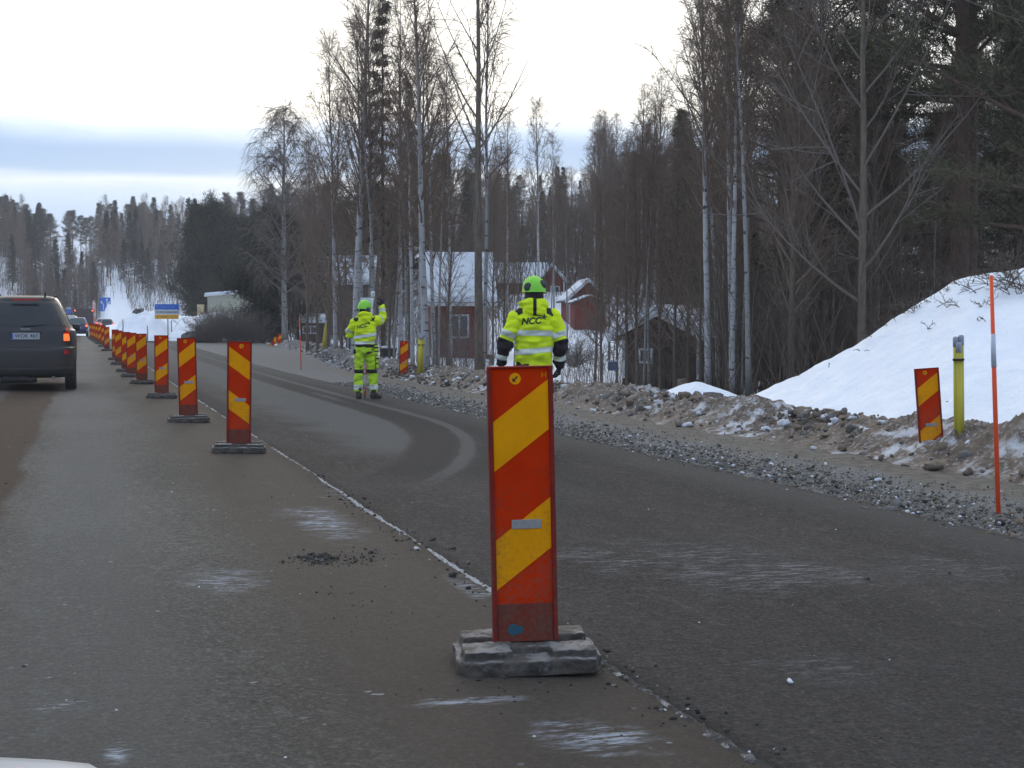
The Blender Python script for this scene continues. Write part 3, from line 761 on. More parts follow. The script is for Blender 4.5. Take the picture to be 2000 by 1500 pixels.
for s in range(2):
    proto('round_pine', pine_tree, m_pineb, [m_pineb, m_ndl2], seed=230 + s, h=10, r0=.20, tmin=.08, spread=.34, nb=110, cl=16, per=56, sp=.32, flat=.9, full=True, dead=0, ln=.26, wd=.034)
for s in range(3):
    proto('spruce', spruce_tree, m_pineb, [m_pineb, m_ndl2], seed=240 + s, h=14, r0=.14, tmin=.10 + .05 * s, spread=.15)
proto('tall_spruce', spruce_tree, m_pineb, [m_pineb, m_ndl2], seed=250, h=17, r0=.15, tmin=.34, spread=.095, tiers=19, per_t=5, sprays=11, per=9, gap=.6, ln=.20)

TREE_RNG = random.Random(11)
CAT = {'birch': 'birch', 'weeping_birch': 'birch', 'slender_birch': 'birch', 'open_birch': 'birch', 'alder': 'bare tree', 'aspen': 'bare tree', 'spreading_tree': 'bare tree',
       'pine': 'pine', 'big_pine': 'pine', 'low_pine': 'pine', 'round_pine': 'pine', 'spruce': 'spruce', 'tall_spruce': 'spruce'}
NAME = {'birch': 'birch_tree', 'weeping_birch': 'birch_tree', 'slender_birch': 'birch_tree', 'open_birch': 'birch_tree', 'alder': 'bare_tree', 'aspen': 'bare_tree', 'spreading_tree': 'bare_tree',
        'pine': 'pine_tree', 'big_pine': 'pine_tree', 'low_pine': 'pine_tree', 'round_pine': 'pine_tree', 'spruce': 'spruce_tree', 'tall_spruce': 'spruce_tree'}
def tree_at(kind, x, y, h, label, group=None, rz=None, fat=None, v=None, tilt=(0, 0), z=None):
    pr = PROTO[kind]; tm, cm, ph = pr[(TREE_RNG.randrange(len(pr))) if v is None else v % len(pr)]
    s = h / ph
    if fat is None: fat = .70 if kind in ('birch', 'slender_birch', 'alder') else 1.0
    root = thing(NAME[kind], (x, y, gz(x, y) - .05 if z is None else z), TREE_RNG.uniform(0, 6.28) if rz is None else rz, label, CAT[kind], group)
    root.rotation_euler[0], root.rotation_euler[1] = tilt
    root.scale = (s * fat, s * fat, s)
    for nm, me in (('trunk', tm), ('crown', cm)):
        o = bpy.data.objects.new(nm, me); COL.objects.link(o); o.parent = root
    return root
def tree_px(kind, px, D, h, label, group=None, **k):
    x, y = plan(px, D); return tree_at(kind, x, y, h, label, group, **k)

# ---- trees one can tell apart
tree_px('open_birch', 694, 52, 16.5, 'tall thick birch with white lower trunk just behind the worker with the raised arm', rz=3.3, v=0, fat=.95)
tree_px('birch', 832, 40, 12.8, 'straight white birch right beside the yellow pipe bundle behind the rubble berm', v=0, rz=1.0, fat=1.0)
tree_px('aspen', 936, 36, 13.5, 'tall grey-brown bare tree with few branches standing before the red house', rz=.8, fat=.95)
tree_px('slender_birch', 942, 37, 12.5, 'slender leaning grey birch crossing in front of the red house window', rz=3.1, v=2, tilt=(0, R(-3.5)))
tree_px('tall_spruce', 748, 54, 15.4, 'narrow tall spruce with short tiered branches rising above the birches', fat=.78)
tree_px('tall_spruce', 800, 62, 13.0, 'thinner sparse spruce right of the narrow tall spruce', fat=.6, rz=2)
tree_px('weeping_birch', 556, 84, 14.6, 'broad weeping birch with a fine drooping crown right of the dark pines', rz=1)
tree_px('birch', 1384, 35, 12.5, 'clean white birch trunk standing alone beside the snow hump', v=3, rz=2.2, fat=.72)
tree_px('spreading_tree', 1682, 31, 14.5, 'wide bare tree with long spreading limbs behind the snow bank', rz=.4, fat=.8)
tree_px('big_pine', 1872, 33, 20, 'thick dark pine trunk behind the crest of the snow bank', v=0, rz=1.2)
tree_px('big_pine', 1893, 36, 19, 'second dark pine trunk close beside the thickest pine', v=1, rz=2.5)
tree_px('low_pine', 2085, 29, 15.5, 'dark pine reaching its layered branches into the upper right corner', v=0, rz=4)
tree_px('low_pine', 1985, 41, 11, 'dark full-crowned pine behind the right end of the snow bank', v=1, rz=1.4)
tree_px('big_pine', 1600, 44, 17, 'broad pine with dark hanging foliage left of the spreading bare tree', v=1, rz=.3)
tree_px('round_pine', 408, 150, 12.2, 'big dark rounded pine towering above the pale shed', v=0, fat=.74)
tree_px('round_pine', 535, 92, 8.0, 'wide dark pine right of the pale shed', v=1, fat=.84)
tree_px('round_pine', 478, 158, 11.5, 'smaller dark pine between the two big rounded ones', v=1)
tree_px('birch', 990, 88, 13.8, 'birch with a slim white trunk behind the red shed roofs', v=1)
tree_px('birch', 1052, 86, 14.2, 'taller of the birches above the small red gable', v=2)
tree_px('slender_birch', 1082, 88, 12.0, 'thin birch beside the red gable house', v=0)
tree_px('birch', 1252, 60, 12.5, 'white birch of a close pair behind the brown cottage', v=0)
tree_px('birch', 1276, 61, 13.2, 'right hand birch of the close pair behind the brown cottage', v=4)
for px, D, h, kd in [(1162, 40, 6.0, 'alder'), (1175, 42, 6.5, 'alder'), (1225, 46, 7.5, 'alder'), (1245, 43, 8, 'alder'), (1258, 42, 9, 'slender_birch'), (1268, 44, 9, 'slender_birch'), (1318, 41, 7.5, 'alder'), (1345, 44, 9, 'alder'), (1450, 36, 7, 'slender_birch'), (1368, 38, 6.5, 'alder'), (1425, 40, 9, 'alder'), (1290, 48, 9, 'alder'), (1205, 48, 7, 'alder')]:
    tree_px(kd, px, D, h, 'young bare tree between the road and the brown cottage', 'young trees before the brown cottage')
rnd0 = random.Random(8)
gl = 'bare birch in the clump behind the two workers'
for px, D, h, kd in [(640, 46, 12, 'alder'), (655, 52, 13, 'birch'), (668, 44, 9, 'alder'), (706, 50, 12.5, 'birch'), (716, 47, 13, 'slender_birch'), (735, 46, 13, 'slender_birch'), (768, 44, 12.5, 'slender_birch'), (782, 52, 14.5, 'birch'), (795, 46, 13, 'slender_birch'), (806, 41, 13, 'birch'), (818, 54, 15.5, 'birch'),
                     (848, 50, 14.5, 'birch'), (856, 44, 10, 'slender_birch'), (872, 46, 9.5, 'alder'), (880, 58, 13.5, 'birch'), (760, 41, 8, 'alder'), (620, 58, 9, 'alder'), (600, 62, 8, 'alder'), (725, 58, 14, 'birch'), (690, 62, 11, 'alder')]:
    D = max(D, 10.4 * 2728 / (px - 170)); h = (640 - ({'birch': rnd0.uniform(-40, 130), 'slender_birch': rnd0.uniform(40, 260), 'alder': rnd0.uniform(170, 380)}[kd])) / FPX * D + 1.3
    tree_px(kd, px, D, h, gl if kd != 'alder' else 'low bare tree in the clump behind the two workers', 'birch clump behind the workers' if kd != 'alder' else 'low trees in the clump')

# ---- forest on the right, behind the snow bank
rnd = random.Random(4)
def band(n, pxr, Dr, kinds, hr, label, group, power=1.0):
    for i in range(n):
        px = rnd.uniform(*pxr); D = Dr[0] + (Dr[1] - Dr[0]) * rnd.random() ** power
        kd = rnd.choice(kinds)
        tree_px(kd, px, D, rnd.uniform(*hr), label(kd), group + {'birch': ' birches', 'pine': ' pines', 'spruce': ' spruces', 'bare tree': ' bare trees'}[CAT[kd]])
lab = lambda place: (lambda kd: {'birch': 'white-trunked bare birch ', 'pine': 'dark green pine ', 'spruce': 'dark pointed spruce ', 'bare tree': 'brown leafless tree '}[CAT[kd]] + place)
band(46, (1400, 2100), (32, 62), ['alder', 'slender_birch', 'birch', 'alder', 'slender_birch'], (8, 14), lab('in the dense wood behind the snow bank'), 'wood behind the snow bank:', 1.0)
band(10, (1500, 2150), (40, 64), ['pine', 'pine', 'spruce', 'low_pine'], (13, 17), lab('in the dense wood behind the snow bank'), 'wood behind the snow bank:')
band(7, (1430, 1700), (46, 60), ['spruce'], (4, 7), lab('low in the shade behind the snow bank'), 'low trees behind the snow bank:')
band(38, (1290, 2150), (64, 110), ['alder', 'alder', 'birch', 'birch', 'spruce', 'pine'], (12, 16), lab('deeper in the wood on the right'), 'deep right wood:')
# ---- hillside behind the houses
band(40, (900, 1190), (112, 150), ['alder', 'alder', 'birch', 'alder', 'spruce'], (6, 9.5), lab('on the slope behind the red houses'), 'slope behind the houses:')
band(44, (1190, 1500), (112, 150), ['alder', 'alder', 'birch', 'alder', 'spruce'], (9, 12.5), lab('on the slope behind the red houses'), 'slope behind the houses:')
band(34, (1130, 1450), (100, 135), ['birch', 'birch', 'alder'], (11, 14.5), lab('on the slope behind the red houses'), 'slope behind the houses:')
band(44, (560, 1000), (108, 150), ['alder', 'spruce', 'pine', 'alder'], (8.5, 12), lab('behind the birch clump'), 'behind the clump:')
band(14, (900, 1180), (150, 175), ['spruce', 'pine'], (5.5, 8), lab('along the ridge of the slope'), 'ridge of the slope:')
band(24, (1180, 1800), (150, 175), ['spruce', 'pine'], (8, 11), lab('along the ridge of the slope'), 'ridge of the slope:')
# ---- far wood at the end of the road
band(80, (-120, 640), (266, 300), ['pine', 'pine', 'spruce'], (10.0, 14), lab('in the far wood beyond the queue of cars'), 'far wood:')
band(150, (-120, 640), (240, 266), ['alder', 'alder', 'spruce', 'alder', 'spruce'], (8, 12.5), lab('in the front rows of the far wood beyond the cars'), 'far wood front:')
band(120, (-120, 520), (214, 244), ['alder', 'birch', 'alder', 'alder', 'spruce'], (7, 11), lab('at the near edge of the far wood'), 'far wood edge:')
band(34, (-150, 75), (205, 244), ['alder', 'alder', 'birch', 'spruce'], (6, 10), lab('at the near edge of the far wood'), 'far wood edge:')
band(16, (480, 660), (150, 220), ['pine', 'spruce', 'alder'], (9, 12), lab('behind the dark rounded pines'), 'behind the round pines:')

m_under = mat('brush_stems', (.125, .095, .074), rough=.9, spec=.1)
for px, D, h, kd in [(985, 66, 8, 'alder'), (1004, 58, 6, 'slender_birch'), (1108, 70, 9, 'slender_birch'), (962, 60, 8, 'alder'), (1190, 60, 8, 'alder'), (1075, 75, 9, 'slender_birch')]:
    tree_px(kd, px, D, h, 'thin bare sapling in front of the red houses', 'saplings before the red houses')
# ---- undergrowth: thin stems and brush through the woods, uncountable
def brush(name, n, pxr, Dr, hr, m, seed, power=1.0, sub=5, r=.008, keep=None, fan=.14):
    rng = np.random.default_rng(seed)
    px = rng.uniform(*pxr, n); D = Dr[0] + (Dr[1] - Dr[0]) * rng.random(n) ** power
    xy = np.array([plan(a, b) for a, b in zip(px, D)])
    if keep is not None:
        k = np.array([keep(a, c, d) for a, c, d in zip(xy, px, D)]); xy = xy[k]; n = len(xy)
    z = ground_z(xy[:, 0], xy[:, 1]) - .05
    b = np.column_stack([xy, z]); L = rng.uniform(*hr, n)
    d = unit(np.column_stack([rng.normal(0, fan, (n, 2)), np.ones(n)]))
    P1 = poly(b, d, L, 4, rng.normal(0, .12, (n, 3))); R1 = np.full((n, 4), r) * np.array([1, .8, .6, .3]) * (L[:, None] / 2 + .4)
    s = rng.uniform(.3, 1, n * sub); b2, d2 = sample(np.repeat(P1, sub, 0), s)
    d2 = unit(d2 + rng.normal(0, .5, (n * sub, 3))); L2 = np.repeat(L, sub) * rng.uniform(.15, .45, n * sub)
    P2 = poly(b2, d2, L2, 3, rng.normal(0, .15, (n * sub, 3))); R2 = np.full((n * sub, 3), r * .55) * np.array([1, .7, .4])
    s = rng.uniform(.2, 1, n * sub * 2); b3, d3 = sample(np.repeat(P2, 2, 0), s); L3 = np.repeat(L2, 2) * .5
    P3 = poly(b3, unit(d3 + rng.normal(0, .6, d3.shape)), L3, 3, rng.normal(0, .15, d3.shape)); R3 = np.full((len(L3), 3), r * .42) * np.array([1, .7, .4])
    return tag(link_mesh(name, cat_mesh(name, [(*tubes(P1, R1, 3), 0), (*tubes(P2, R2, 3), 0), (*tubes(P3, R3, 3), 0)]), m), kind='stuff')
brush('undergrowth', 2600, (1390, 2150), (30, 62), (1.2, 4.5), m_under, 71, .8, r=.007, sub=7, fan=.2)
brush('undergrowth', 2600, (880, 1500), (98, 150), (2.0, 6.0), m_under, 72, .9, r=.013)
brush('undergrowth', 900, (560, 1000), (70, 140), (1.0, 4.0), m_under, 73, .9, r=.012)
brush('undergrowth', 2400, (-120, 600), (205, 285), (1.5, 5.5), m_twig3, 74, .9, r=.016, fan=.08, sub=7)
brush('undergrowth', 560, (620, 960), (37, 66), (.6, 2.6), m_twig3, 75, .9, r=.007, keep=lambda p, px, D: p[0] > 10.2, fan=.14)
brush('undergrowth', 1500, (-120, 430), (180, 222), (1.2, 3.6), m_twig3, 78, 1.0, r=.015, fan=.2, keep=lambda p, px, D: p[0] > 6 or p[0] < -9)
brush('undergrowth', 260, (1090, 1400), (33, 56), (.5, 2.4), m_twig3, 76, .9, r=.007)
# ================================================================== ROAD FURNITURE
m_red = mat('panel_red', (.60, .036, .002), rough=.85, spec=.06, color2=(.44, .020, .002), vs=5, thr=(.35, .75), bump=.05, bs=200)
m_redf = mat('panel_frame_red', (.28, .020, .014), rough=.8, spec=.1, color2=(.13, .03, .025), vs=9)
m_redb = mat('panel_base_red', (.22, .028, .014), rough=.85, spec=.1, color2=(.13, .05, .04), vs=8)
m_yel = mat('panel_yellow', (.86, .34, .002), rough=.85, spec=.06, color2=(.66, .25, .004), vs=5, thr=(.4, .8))
def spray(m, amt=.8):
    # dried road spray: brown specks, thickest low on the board
    g = NG(m); src = g.b.inputs['Base Color'].links[0].from_socket; P = g.xyz()
    f1 = g.noise(60, 3, rough=.7); f2 = g.noise(7, 4, sc=(1, 1, .5))
    low = g.step(P[2], 1.0, .1, .0, .16)
    f = g.math('MULTIPLY', g.step(g.math('ADD', g.math('ADD', g.math('MULTIPLY', f1, .55), g.math('MULTIPLY', f2, .45)), low), .58, .76), amt * .6)
    g.put(g.b.inputs['Base Color'], g.mix(f, src, (.13, .090, .062)))
spray(m_red); spray(m_yel, .7); spray(m_redf, .6); spray(m_redb, .9)
m_gref = mat('reflector_grey', (.34, .32, .31), rough=.5, color2=(.22, .20, .19), vs=20)
m_blues = mat('sticker_blue', (.02, .09, .13), rough=.6)
m_blk = mat('black_print', (.03, .012, .01), rough=.6)
m_base = mat('rubber_base', (.115, .108, .10), rough=.85); g = NG(m_base); P = g.xyz()
nrm = g.n('ShaderNodeNewGeometry'); sep = g.n('ShaderNodeSeparateXYZ'); g.nt.links.new(nrm.outputs['Normal'], sep.inputs[0])
n = g.noise(9, 5, rough=.7); n2 = g.noise(30, 4)
c = g.mix(g.step(n, .35, .65), (.105, .088, .072), (.045, .038, .032))
c = g.mix(g.math('MULTIPLY', g.math('MULTIPLY', g.step(sep.outputs[2], .6, .95), g.step(n, .42, .58)), .85), c, (.27, .255, .235))   # snow and salt crust lying on top
c = g.mix(g.math('MULTIPLY', g.step(n2, .55, .75), .4), c, (.27, .255, .235))
g.put(g.b.inputs['Base Color'], c); g.bump(g.math('ADD', n, n2), .9, .012)
def remeshed(mb, voxel, smooth_it=4, name='skin'):
    me = mb.mesh(name); o = bpy.data.objects.new('tmp', me); COL.objects.link(o)
    r = o.modifiers.new('r', 'REMESH'); r.mode = 'VOXEL'; r.voxel_size = voxel; r.use_smooth_shade = True
    if smooth_it:
        s = o.modifiers.new('s', 'SMOOTH'); s.iterations = smooth_it; s.factor = .5
    bpy.context.view_layer.update()
    out = bpy.data.meshes.new_from_object(o.evaluated_get(bpy.context.evaluated_depsgraph_get()))
    bpy.data.objects.remove(o); bpy.data.meshes.remove(me); out.name = name; return out
PW, PH = .240, 1.01
def text_mesh(s, size, font_shear=0.0, ext=0.0, bold=0.0):
    cu = bpy.data.curves.new('t', 'FONT'); cu.body = s; cu.size = size; cu.shear = font_shear; cu.extrude = ext; cu.offset = bold
    cu.align_x = 'CENTER'; cu.align_y = 'CENTER'
    o = bpy.data.objects.new('t', cu); COL.objects.link(o)
    bpy.context.view_layer.update()
    me = bpy.data.meshes.new_from_object(o.evaluated_get(bpy.context.evaluated_depsgraph_get()))
    bpy.data.objects.remove(o); bpy.data.curves.remove(cu); return me
def flat_text(name, s, size, loc, m, parent, shear=0, bold=0.0, ext=.0012, M=None):
    me = text_mesh(s, size, shear, ext, bold)
    me.transform(Matrix.Translation(loc) @ (M or Matrix.Identity(4)) @ Matrix.Rotation(math.pi / 2, 4, 'X'))
    return link_mesh(name, me, m, parent)
def make_panel(mirror=False, detail=True, base=True, label=None, group='striped marker panels along the lane'):
    root = thing('marker_panel', label=label, cat='marker panel', group=group)
    zb = .085 if base else -.25
    b = MB(); b.box((0, 0, zb + PH / 2), (PW - .022, .030, PH)); b.build('board', m_red, root, bevel=.003)
    f = MB()
    for s in (-1, 1): f.box((s * (PW / 2 - .008), -.004, zb + PH / 2), (.016, .046, PH))
    f.box((0, -.004, zb + PH - .004), (PW - .033, .042, .008))
    f.build('frame', m_redf, root, bevel=.004)
    lo = MB(); lo.box((0, -.0165, zb + .07), (PW - .036, .003, .138)); lo.build('lower_plate', m_redb, root)
    st = MB(); w = PW / 2 - .018; sg = -1 if mirror else 1
    for (rt, rb, lt, lb) in ((.05, .23, .20, .38), (.477, .66, .63, .81)):
        Z = lambda q: zb + PH * (1 - q)
        poly_ = [(w * sg, Z(rt)), (w * sg, Z(rb)), (-w * sg, Z(lb)), (-w * sg, Z(lt))]
        st.prism(poly_, -.0175, -.0155, 'y')
    st.build('stripes', m_yel, root)
    if detail:
        e = MB(); e.lathe([(.021, -.0183), (.021, -.0160)], 28, (-.018 * sg, 0, zb + PH * .955), 'y'); em = e.build('round_emblem', m_yel, root)
        a = MB(); cz = zb + PH * .955; cx = -.018 * sg; q = .0085
        a.prism([(cx + sg * (q + .002), cz + q - .002), (cx + sg * (q - .002), cz + q + .002), (cx - sg * (q + .002), cz - q + .002), (cx - sg * (q - .002), cz - q - .002)], -.0192, -.0180, 'y')
        a.prism([(cx - sg * q * 1.25, cz - q * 1.25), (cx + sg * .002, cz - q * 1.25), (cx + sg * .002, cz - q * .75), (cx - sg * q * .75, cz - q * .75)], -.0192, -.0180, 'y')
        a.prism([(cx - sg * q * 1.25, cz - q * .74), (cx - sg * q * .76, cz - q * .74), (cx - sg * q * .76, cz + .002), (cx - sg * q * 1.25, cz + .002)], -.0192, -.0180, 'y')
        a.build('arrow', m_blk, em)
    r = MB(); r.box((.012, -.0195, zb + PH * .428), (.110 if detail else .075, .0035, .034)); r.build('reflector', m_gref, root, bevel=.0015, seg=1)
    if base:
        b = MB()
        b.prism([(-.26, -.13), (-.235, -.19), (.235, -.19), (.26, -.14), (.26, .13), (.20, .19), (-.22, .19), (-.26, .15)], 0, .055, 'z')
        b.box((-.150, -.085, .0685), (.17, .17, .037)); b.box((.160, -.095, .0665), (.16, .15, .033)); b.box((.005, -.045, .066), (.16, .07, .030))
        b.box((0, .110, .0715), (.46, .13, .043))
        me = remeshed(b, .007, 2, 'base'); bm = bmesh.new(); bm.from_mesh(me)
        for v in bm.verts:
            c = v.co.copy(); k = 1 if c.z > .012 else .3
            v.co += Vector((noise.noise(c * 9), noise.noise(c * 9 + Vector((3, 0, 0))), .55 * noise.noise(c * 11))) * .007 * k + Vector((noise.noise(c * 38), noise.noise(c * 38 + Vector((9, 0, 0))), noise.noise(c * 38 + Vector((0, 9, 0))))) * .004 * k
        bm.to_mesh(me); bm.free(); link_mesh('base', me, m_base, root, True)
    return root
def bent_to_camera(o, extra=0.0):
    return -math.atan2(o.location.x, o.location.y) * .55 + extra
# (px centre, ground row of the base, mirrored stripes, extra yaw, lean)
rows = [(1027, 1297, 0, 0, -1.3), (466, 883, 1, .02, 1.0), (368.5, 824, 0, .12, -1.0), (316, 777, 0, -.05, .2), (277.5, 749.5, 0, .1, -.6), (257, 736, 0, .12, .3), (246, 726, 0, -.08, .5), (232, 712, 0, .15, 0), (226, 703, 0, -.1, -.4), (209, 685, 0, .08, 0), (202, 677, 0, 0, .8), (195, 672, 0, -.1, 0), (190, 668.5, 0, .1, 0), (186, 666, 0, 0, 0), (182.5, 664, 0, .1, 0), (180, 662.5, 0, 0, 0), (177.5, 661, 0, .1, 0)]
lab_p = ['nearest and largest red and yellow striped panel on a snow-crusted slab', 'second striped panel from the camera, its stripes slanting the other way', 'third striped panel from the camera, darker red, on a black foot', 'fourth striped panel from the camera, standing clear of the next ones', 'fifth striped panel from the camera, first of the overlapping ones',
         'sixth striped panel from the camera, overlapped by the fifth', 'seventh striped panel from the camera', 'eighth striped panel from the camera, mostly hidden', 'ninth striped panel from the camera', 'tenth striped panel from the camera, beside the open road']
lab_p += ['far striped panel in the tight overlapping end of the row'] * 7
protos_p = {}
for i, (px, py, mir, ex, lean) in enumerate(rows):
    key = (bool(mir), i < 5)
    if i == 0 or key not in protos_p:
        o = make_panel(mirror=bool(mir), detail=i < 5)
        protos_p[key] = (o, children_map(o))
        if i == 0:
            t = flat_text('letter', 'H', .030, Vector((.088, -.0170, .085 + PH * .965)), m_yel, o, bold=-.0004)
            s_ = MB(); s_.lathe([(.021, -.0195), (.021, -.0180)], 16, (-.045, 0, .085 + .045), 'y'); s_.box((-.028, -.0188, .129), (.035, .0012, .026)); s_.build('sticker', m_blues, o)
            protos_p.pop(key)
    else:
        src, cm_ = protos_p[key]; o = copy_tree(src, cm_)
    p = at_z(px, py, left_z)
    o.location = (p.x, p.y, left_z(p.x, p.y) + .004)
    o.rotation_euler = (0, R(lean), bent_to_camera(o, ex * .6 - .03))
    o['label'] = lab_p[i]
# panels stuck in the berm, without feet
def stuck_panel(px, py_top, D, lean, pitch, label, mirror=False, rz=0.0, group='striped panels stuck in the berm'):
    o = make_panel(mirror=mirror, detail=True, base=False, label=label, group=group)
    top = at_depth(px, py_top, D)
    o.rotation_euler = (pitch, R(lean), -math.atan2(top.x, top.y) * .8 + rz)
    o.location = top - o.rotation_euler.to_matrix() @ Vector((0, 0, PH - .25))
    return o
stuck_panel(1809, 719, 13.55, -4.5, 0, 'leaning striped panel stuck in the rubble beside the yellow pipes')
stuck_panel(790, 666, 36.0, 2, 0, 'striped panel in the berm between the worker and a yellow pipe bundle')
stuck_panel(547, 652, 79.0, 3, 0, 'farther striped panel standing upright in the grey far berm')
stuck_panel(541, 658, 79.6, 33, 0, 'tilted striped panel crossed behind another in the far berm', mirror=True)

# ---- yellow cable pipes, snow poles, survey sticks
m_pipe = mat('pipe_yellow', (.52, .43, .028), rough=.55, color2=(.40, .34, .05), vs=3, scale=(2, 2, 1))
m_cap = mat('pipe_cap', (.30, .31, .36), rough=.5)
m_strap = mat('strap', (.02, .02, .02), rough=.6)
def pipes(px, D, ytop, ybot, tubes_, lean, label, strap=.72):
    base = at_depth(px, ybot, D); H = (ybot - ytop) * D / FPX
    root = thing('pipe_bundle', base, label=label, cat='pipe bundle')
    root.rotation_euler = (0, R(lean), -math.atan2(base.x, base.y))
    for dx, dy, r, k in tubes_:
        t = MB(); t.lathe([(r * .8, -.3), (r, -.3), (r, H * k - .09), (r * .8, H * k - .09)], 14, (dx, dy, 0)); o = t.build('pipe', m_pipe, root, smooth=True)
        cp = MB(); cp.lathe([(r * 1.08, H * k - .10), (r * 1.12, H * k - .02), (r * .9, H * k), (r * .3, H * k + .003)], 14, (dx, dy, 0)); cp.build('cap', m_cap, o, smooth=True)
    if strap:
        s_ = MB(); xs_ = [a[0] for a in tubes_]; rr = tubes_[0][2]
        x0, x1 = min(xs_) - rr - .006, max(xs_) + rr + .006
        s_.box(((x0 + x1) / 2, 0, H * strap), (x1 - x0, rr * 2 + .1, .022)); s_.build('strap', m_strap, root, bevel=.008)
    return root
pipes(1873, 13.35, 655, 852, [(-.024, 0, .025, .985), (.027, .010, .026, 1.0), (.006, -.026, .027, .93)], -1.2, 'strapped bundle of yellow pipes with grey caps at the snow bank', .76)
pipes(821, 34.5, 652, 706, [(-.035, 0, .045, 1.0), (.045, .0, .045, .99), (0, -.05, .045, .93)], 2, 'short yellow pipe bundle in the berm left of the red house', .6)
pipes(630, 62.0, 625, 682, [(0, 0, .06, 1.0), (.09, 0, .06, .9)], 9, 'thin leaning yellow-green pipe by the far carport', 0)
m_or = mat('pole_orange', (.85, .10, .03), rough=.5, spec=.3)
m_sil = mat('pole_reflector', (.50, .52, .58), rough=.35)
def snow_pole(px_b, py_b, px_t, py_t, D, label, r=.017, band=(.60, .73), group=None):
    b = at_depth(px_b, py_b, D); t = at_depth(px_t, py_t, D); d = t - b
    root = thing('snow_pole', b, label=label, cat='snow pole', group=group)
    m_ = MB(); m_.tube([-d * .06, d * .5, d], [r, r, r * .8], 10); m_.build('pole', m_or, root, smooth=True)
    k = MB(); k.tube([d * band[0], d * band[1]], [r * 1.10, r * 1.05], 10); k.build('reflective_band', m_sil, root, smooth=True)
    return root
p = at_z(1950, 1002, shoulder_z); D_ = (CAMZ - p.z) / -ray(1950, 1002).z
snow_pole(1950, 1004, 1936, 538, D_, 'orange plastic pole with a silver band, tallest, at the gravel edge on the right', .0165, (.615, .755))
snow_pole(588, 719, 585, 618, 41.5, 'slender orange pole beside the far berm', .016, (.62, .74))
m_stick = mat('stake', (.10, .085, .07), rough=.8)
for px, y0, y1, D in [(240, 645, 624, 92), (288, 660, 636, 90), (335, 660, 625, 96)]:
    b = at_depth(px, y0 + 6, D); t = at_depth(px, y1, D)
    s_ = MB(); s_.tube([(0, 0, 0), (0.02, 0, (t.z - b.z) * .6), (0.0, .02, t.z - b.z)], [.035, .032, .025], 6)
    o = s_.build('wooden_stake', m_stick); o.location = b
    tag(o, 'thin dark stake in front of the snow heap', 'stake', 'stakes before the snow heap')

# ---- signs
m_sblue = mat('sign_blue', (.022, .12, .55), rough=.45, color2=(.03, .14, .5), vs=2)
m_swhite = mat('sign_white', (.72, .74, .76), rough=.5)
m_sgrey = mat('sign_pale', (.42, .46, .50), rough=.5)
m_syel = mat('sign_yellow', (.72, .36, .015), rough=.5)
m_sbrown = mat('sign_brown', (.09, .035, .025), rough=.5)
m_steel = mat('galvanised', (.22, .23, .24), rough=.5, metal=.5)
m_ltxt = mat('sign_lettering', (.10, .12, .14), rough=.6); m_ltb = mat('sign_lettering_blue', (.10, .22, .62), rough=.5)
def sign(px, py0, py1, D, wpx, label, builder, ground=None):
    a = at_depth(px, py0, D); b = at_depth(px, py1, D)
    zg = gz(a.x, a.y) if ground is None else ground
    root = thing('road_sign', (a.x, a.y, zg), -math.atan2(a.x, a.y), label, 'road sign')
    w = wpx * D / FPX; z0, z1 = b.z - zg, a.z - zg
    builder(root, w, z0, z1); return root
def lettering(mb, x0, x1, z, h, seed, y):
    rr = random.Random(seed); x = x0
    while x < x1:
        w = h * rr.uniform(.35, .75); mb.box((x + w / 2, y, z + rr.uniform(-.05, .05) * h), (w * .8, .004, h * rr.choice([1, .75, .75, .9]))); x += w + h * .12 + (h * .5 if rr.random() < .15 else 0)
def info(root, w, z0, z1):
    h = z1 - z0
    pole = MB(); pole.tube([(w * .03, .04, -.4), (w * .03, .04, z1 - .05)], .038, 8); pole.build('post', m_steel, root, smooth=True)
    for k, (fa, fb, m, dx, slant) in enumerate([(.0, .30, m_syel, -.02, 0), (.33, .60, m_sgrey, -.01, 0), (.63, 1.0, m_sblue, 0, 0)]):
        b = MB(); b.box((dx, 0, z0 + h * (fa + fb) / 2), (w * (.98 if k else .96), .03, h * (fb - fa)))
        pl = b.build('sign_plate', m, root, bevel=.01)
        t = MB(); hh = h * (fb - fa)
        zc = z0 + h * (fa + fb) / 2
        if k == 0: t.prism([(-w * .40, zc), (-w * .36, zc + hh * .25), (-w * .36, zc - hh * .25)], -.021, -.016, 'y'); lettering(t, -w * .25, -w * .02, zc, hh * .22, 3, -.018)
        if k == 1: t.prism([(-w * .42, zc + hh * .3), (-w * .36, zc), (-w * .40, zc - hh * .3)], -.021, -.016, 'y'); lettering(t, -w * .30, w * .42, zc, hh * .32, 5, -.018)
        if k == 2: t.lathe([(w * .045, -.021), (w * .045, -.016)], 12, (-w * .39, 0, zc + hh * .08), 'y'); lettering(t, -w * .28, w * .33, zc, hh * .34, 8, -.018)
        t.build('lettering', (m_ltxt, m_ltxt, m_ltb)[k] if k != 2 else m_swhite if False else m_ltb, pl)
sign(326, 594, 623, 92, 47, 'tall information sign with blue, pale and yellow plates before the snow heap', info)
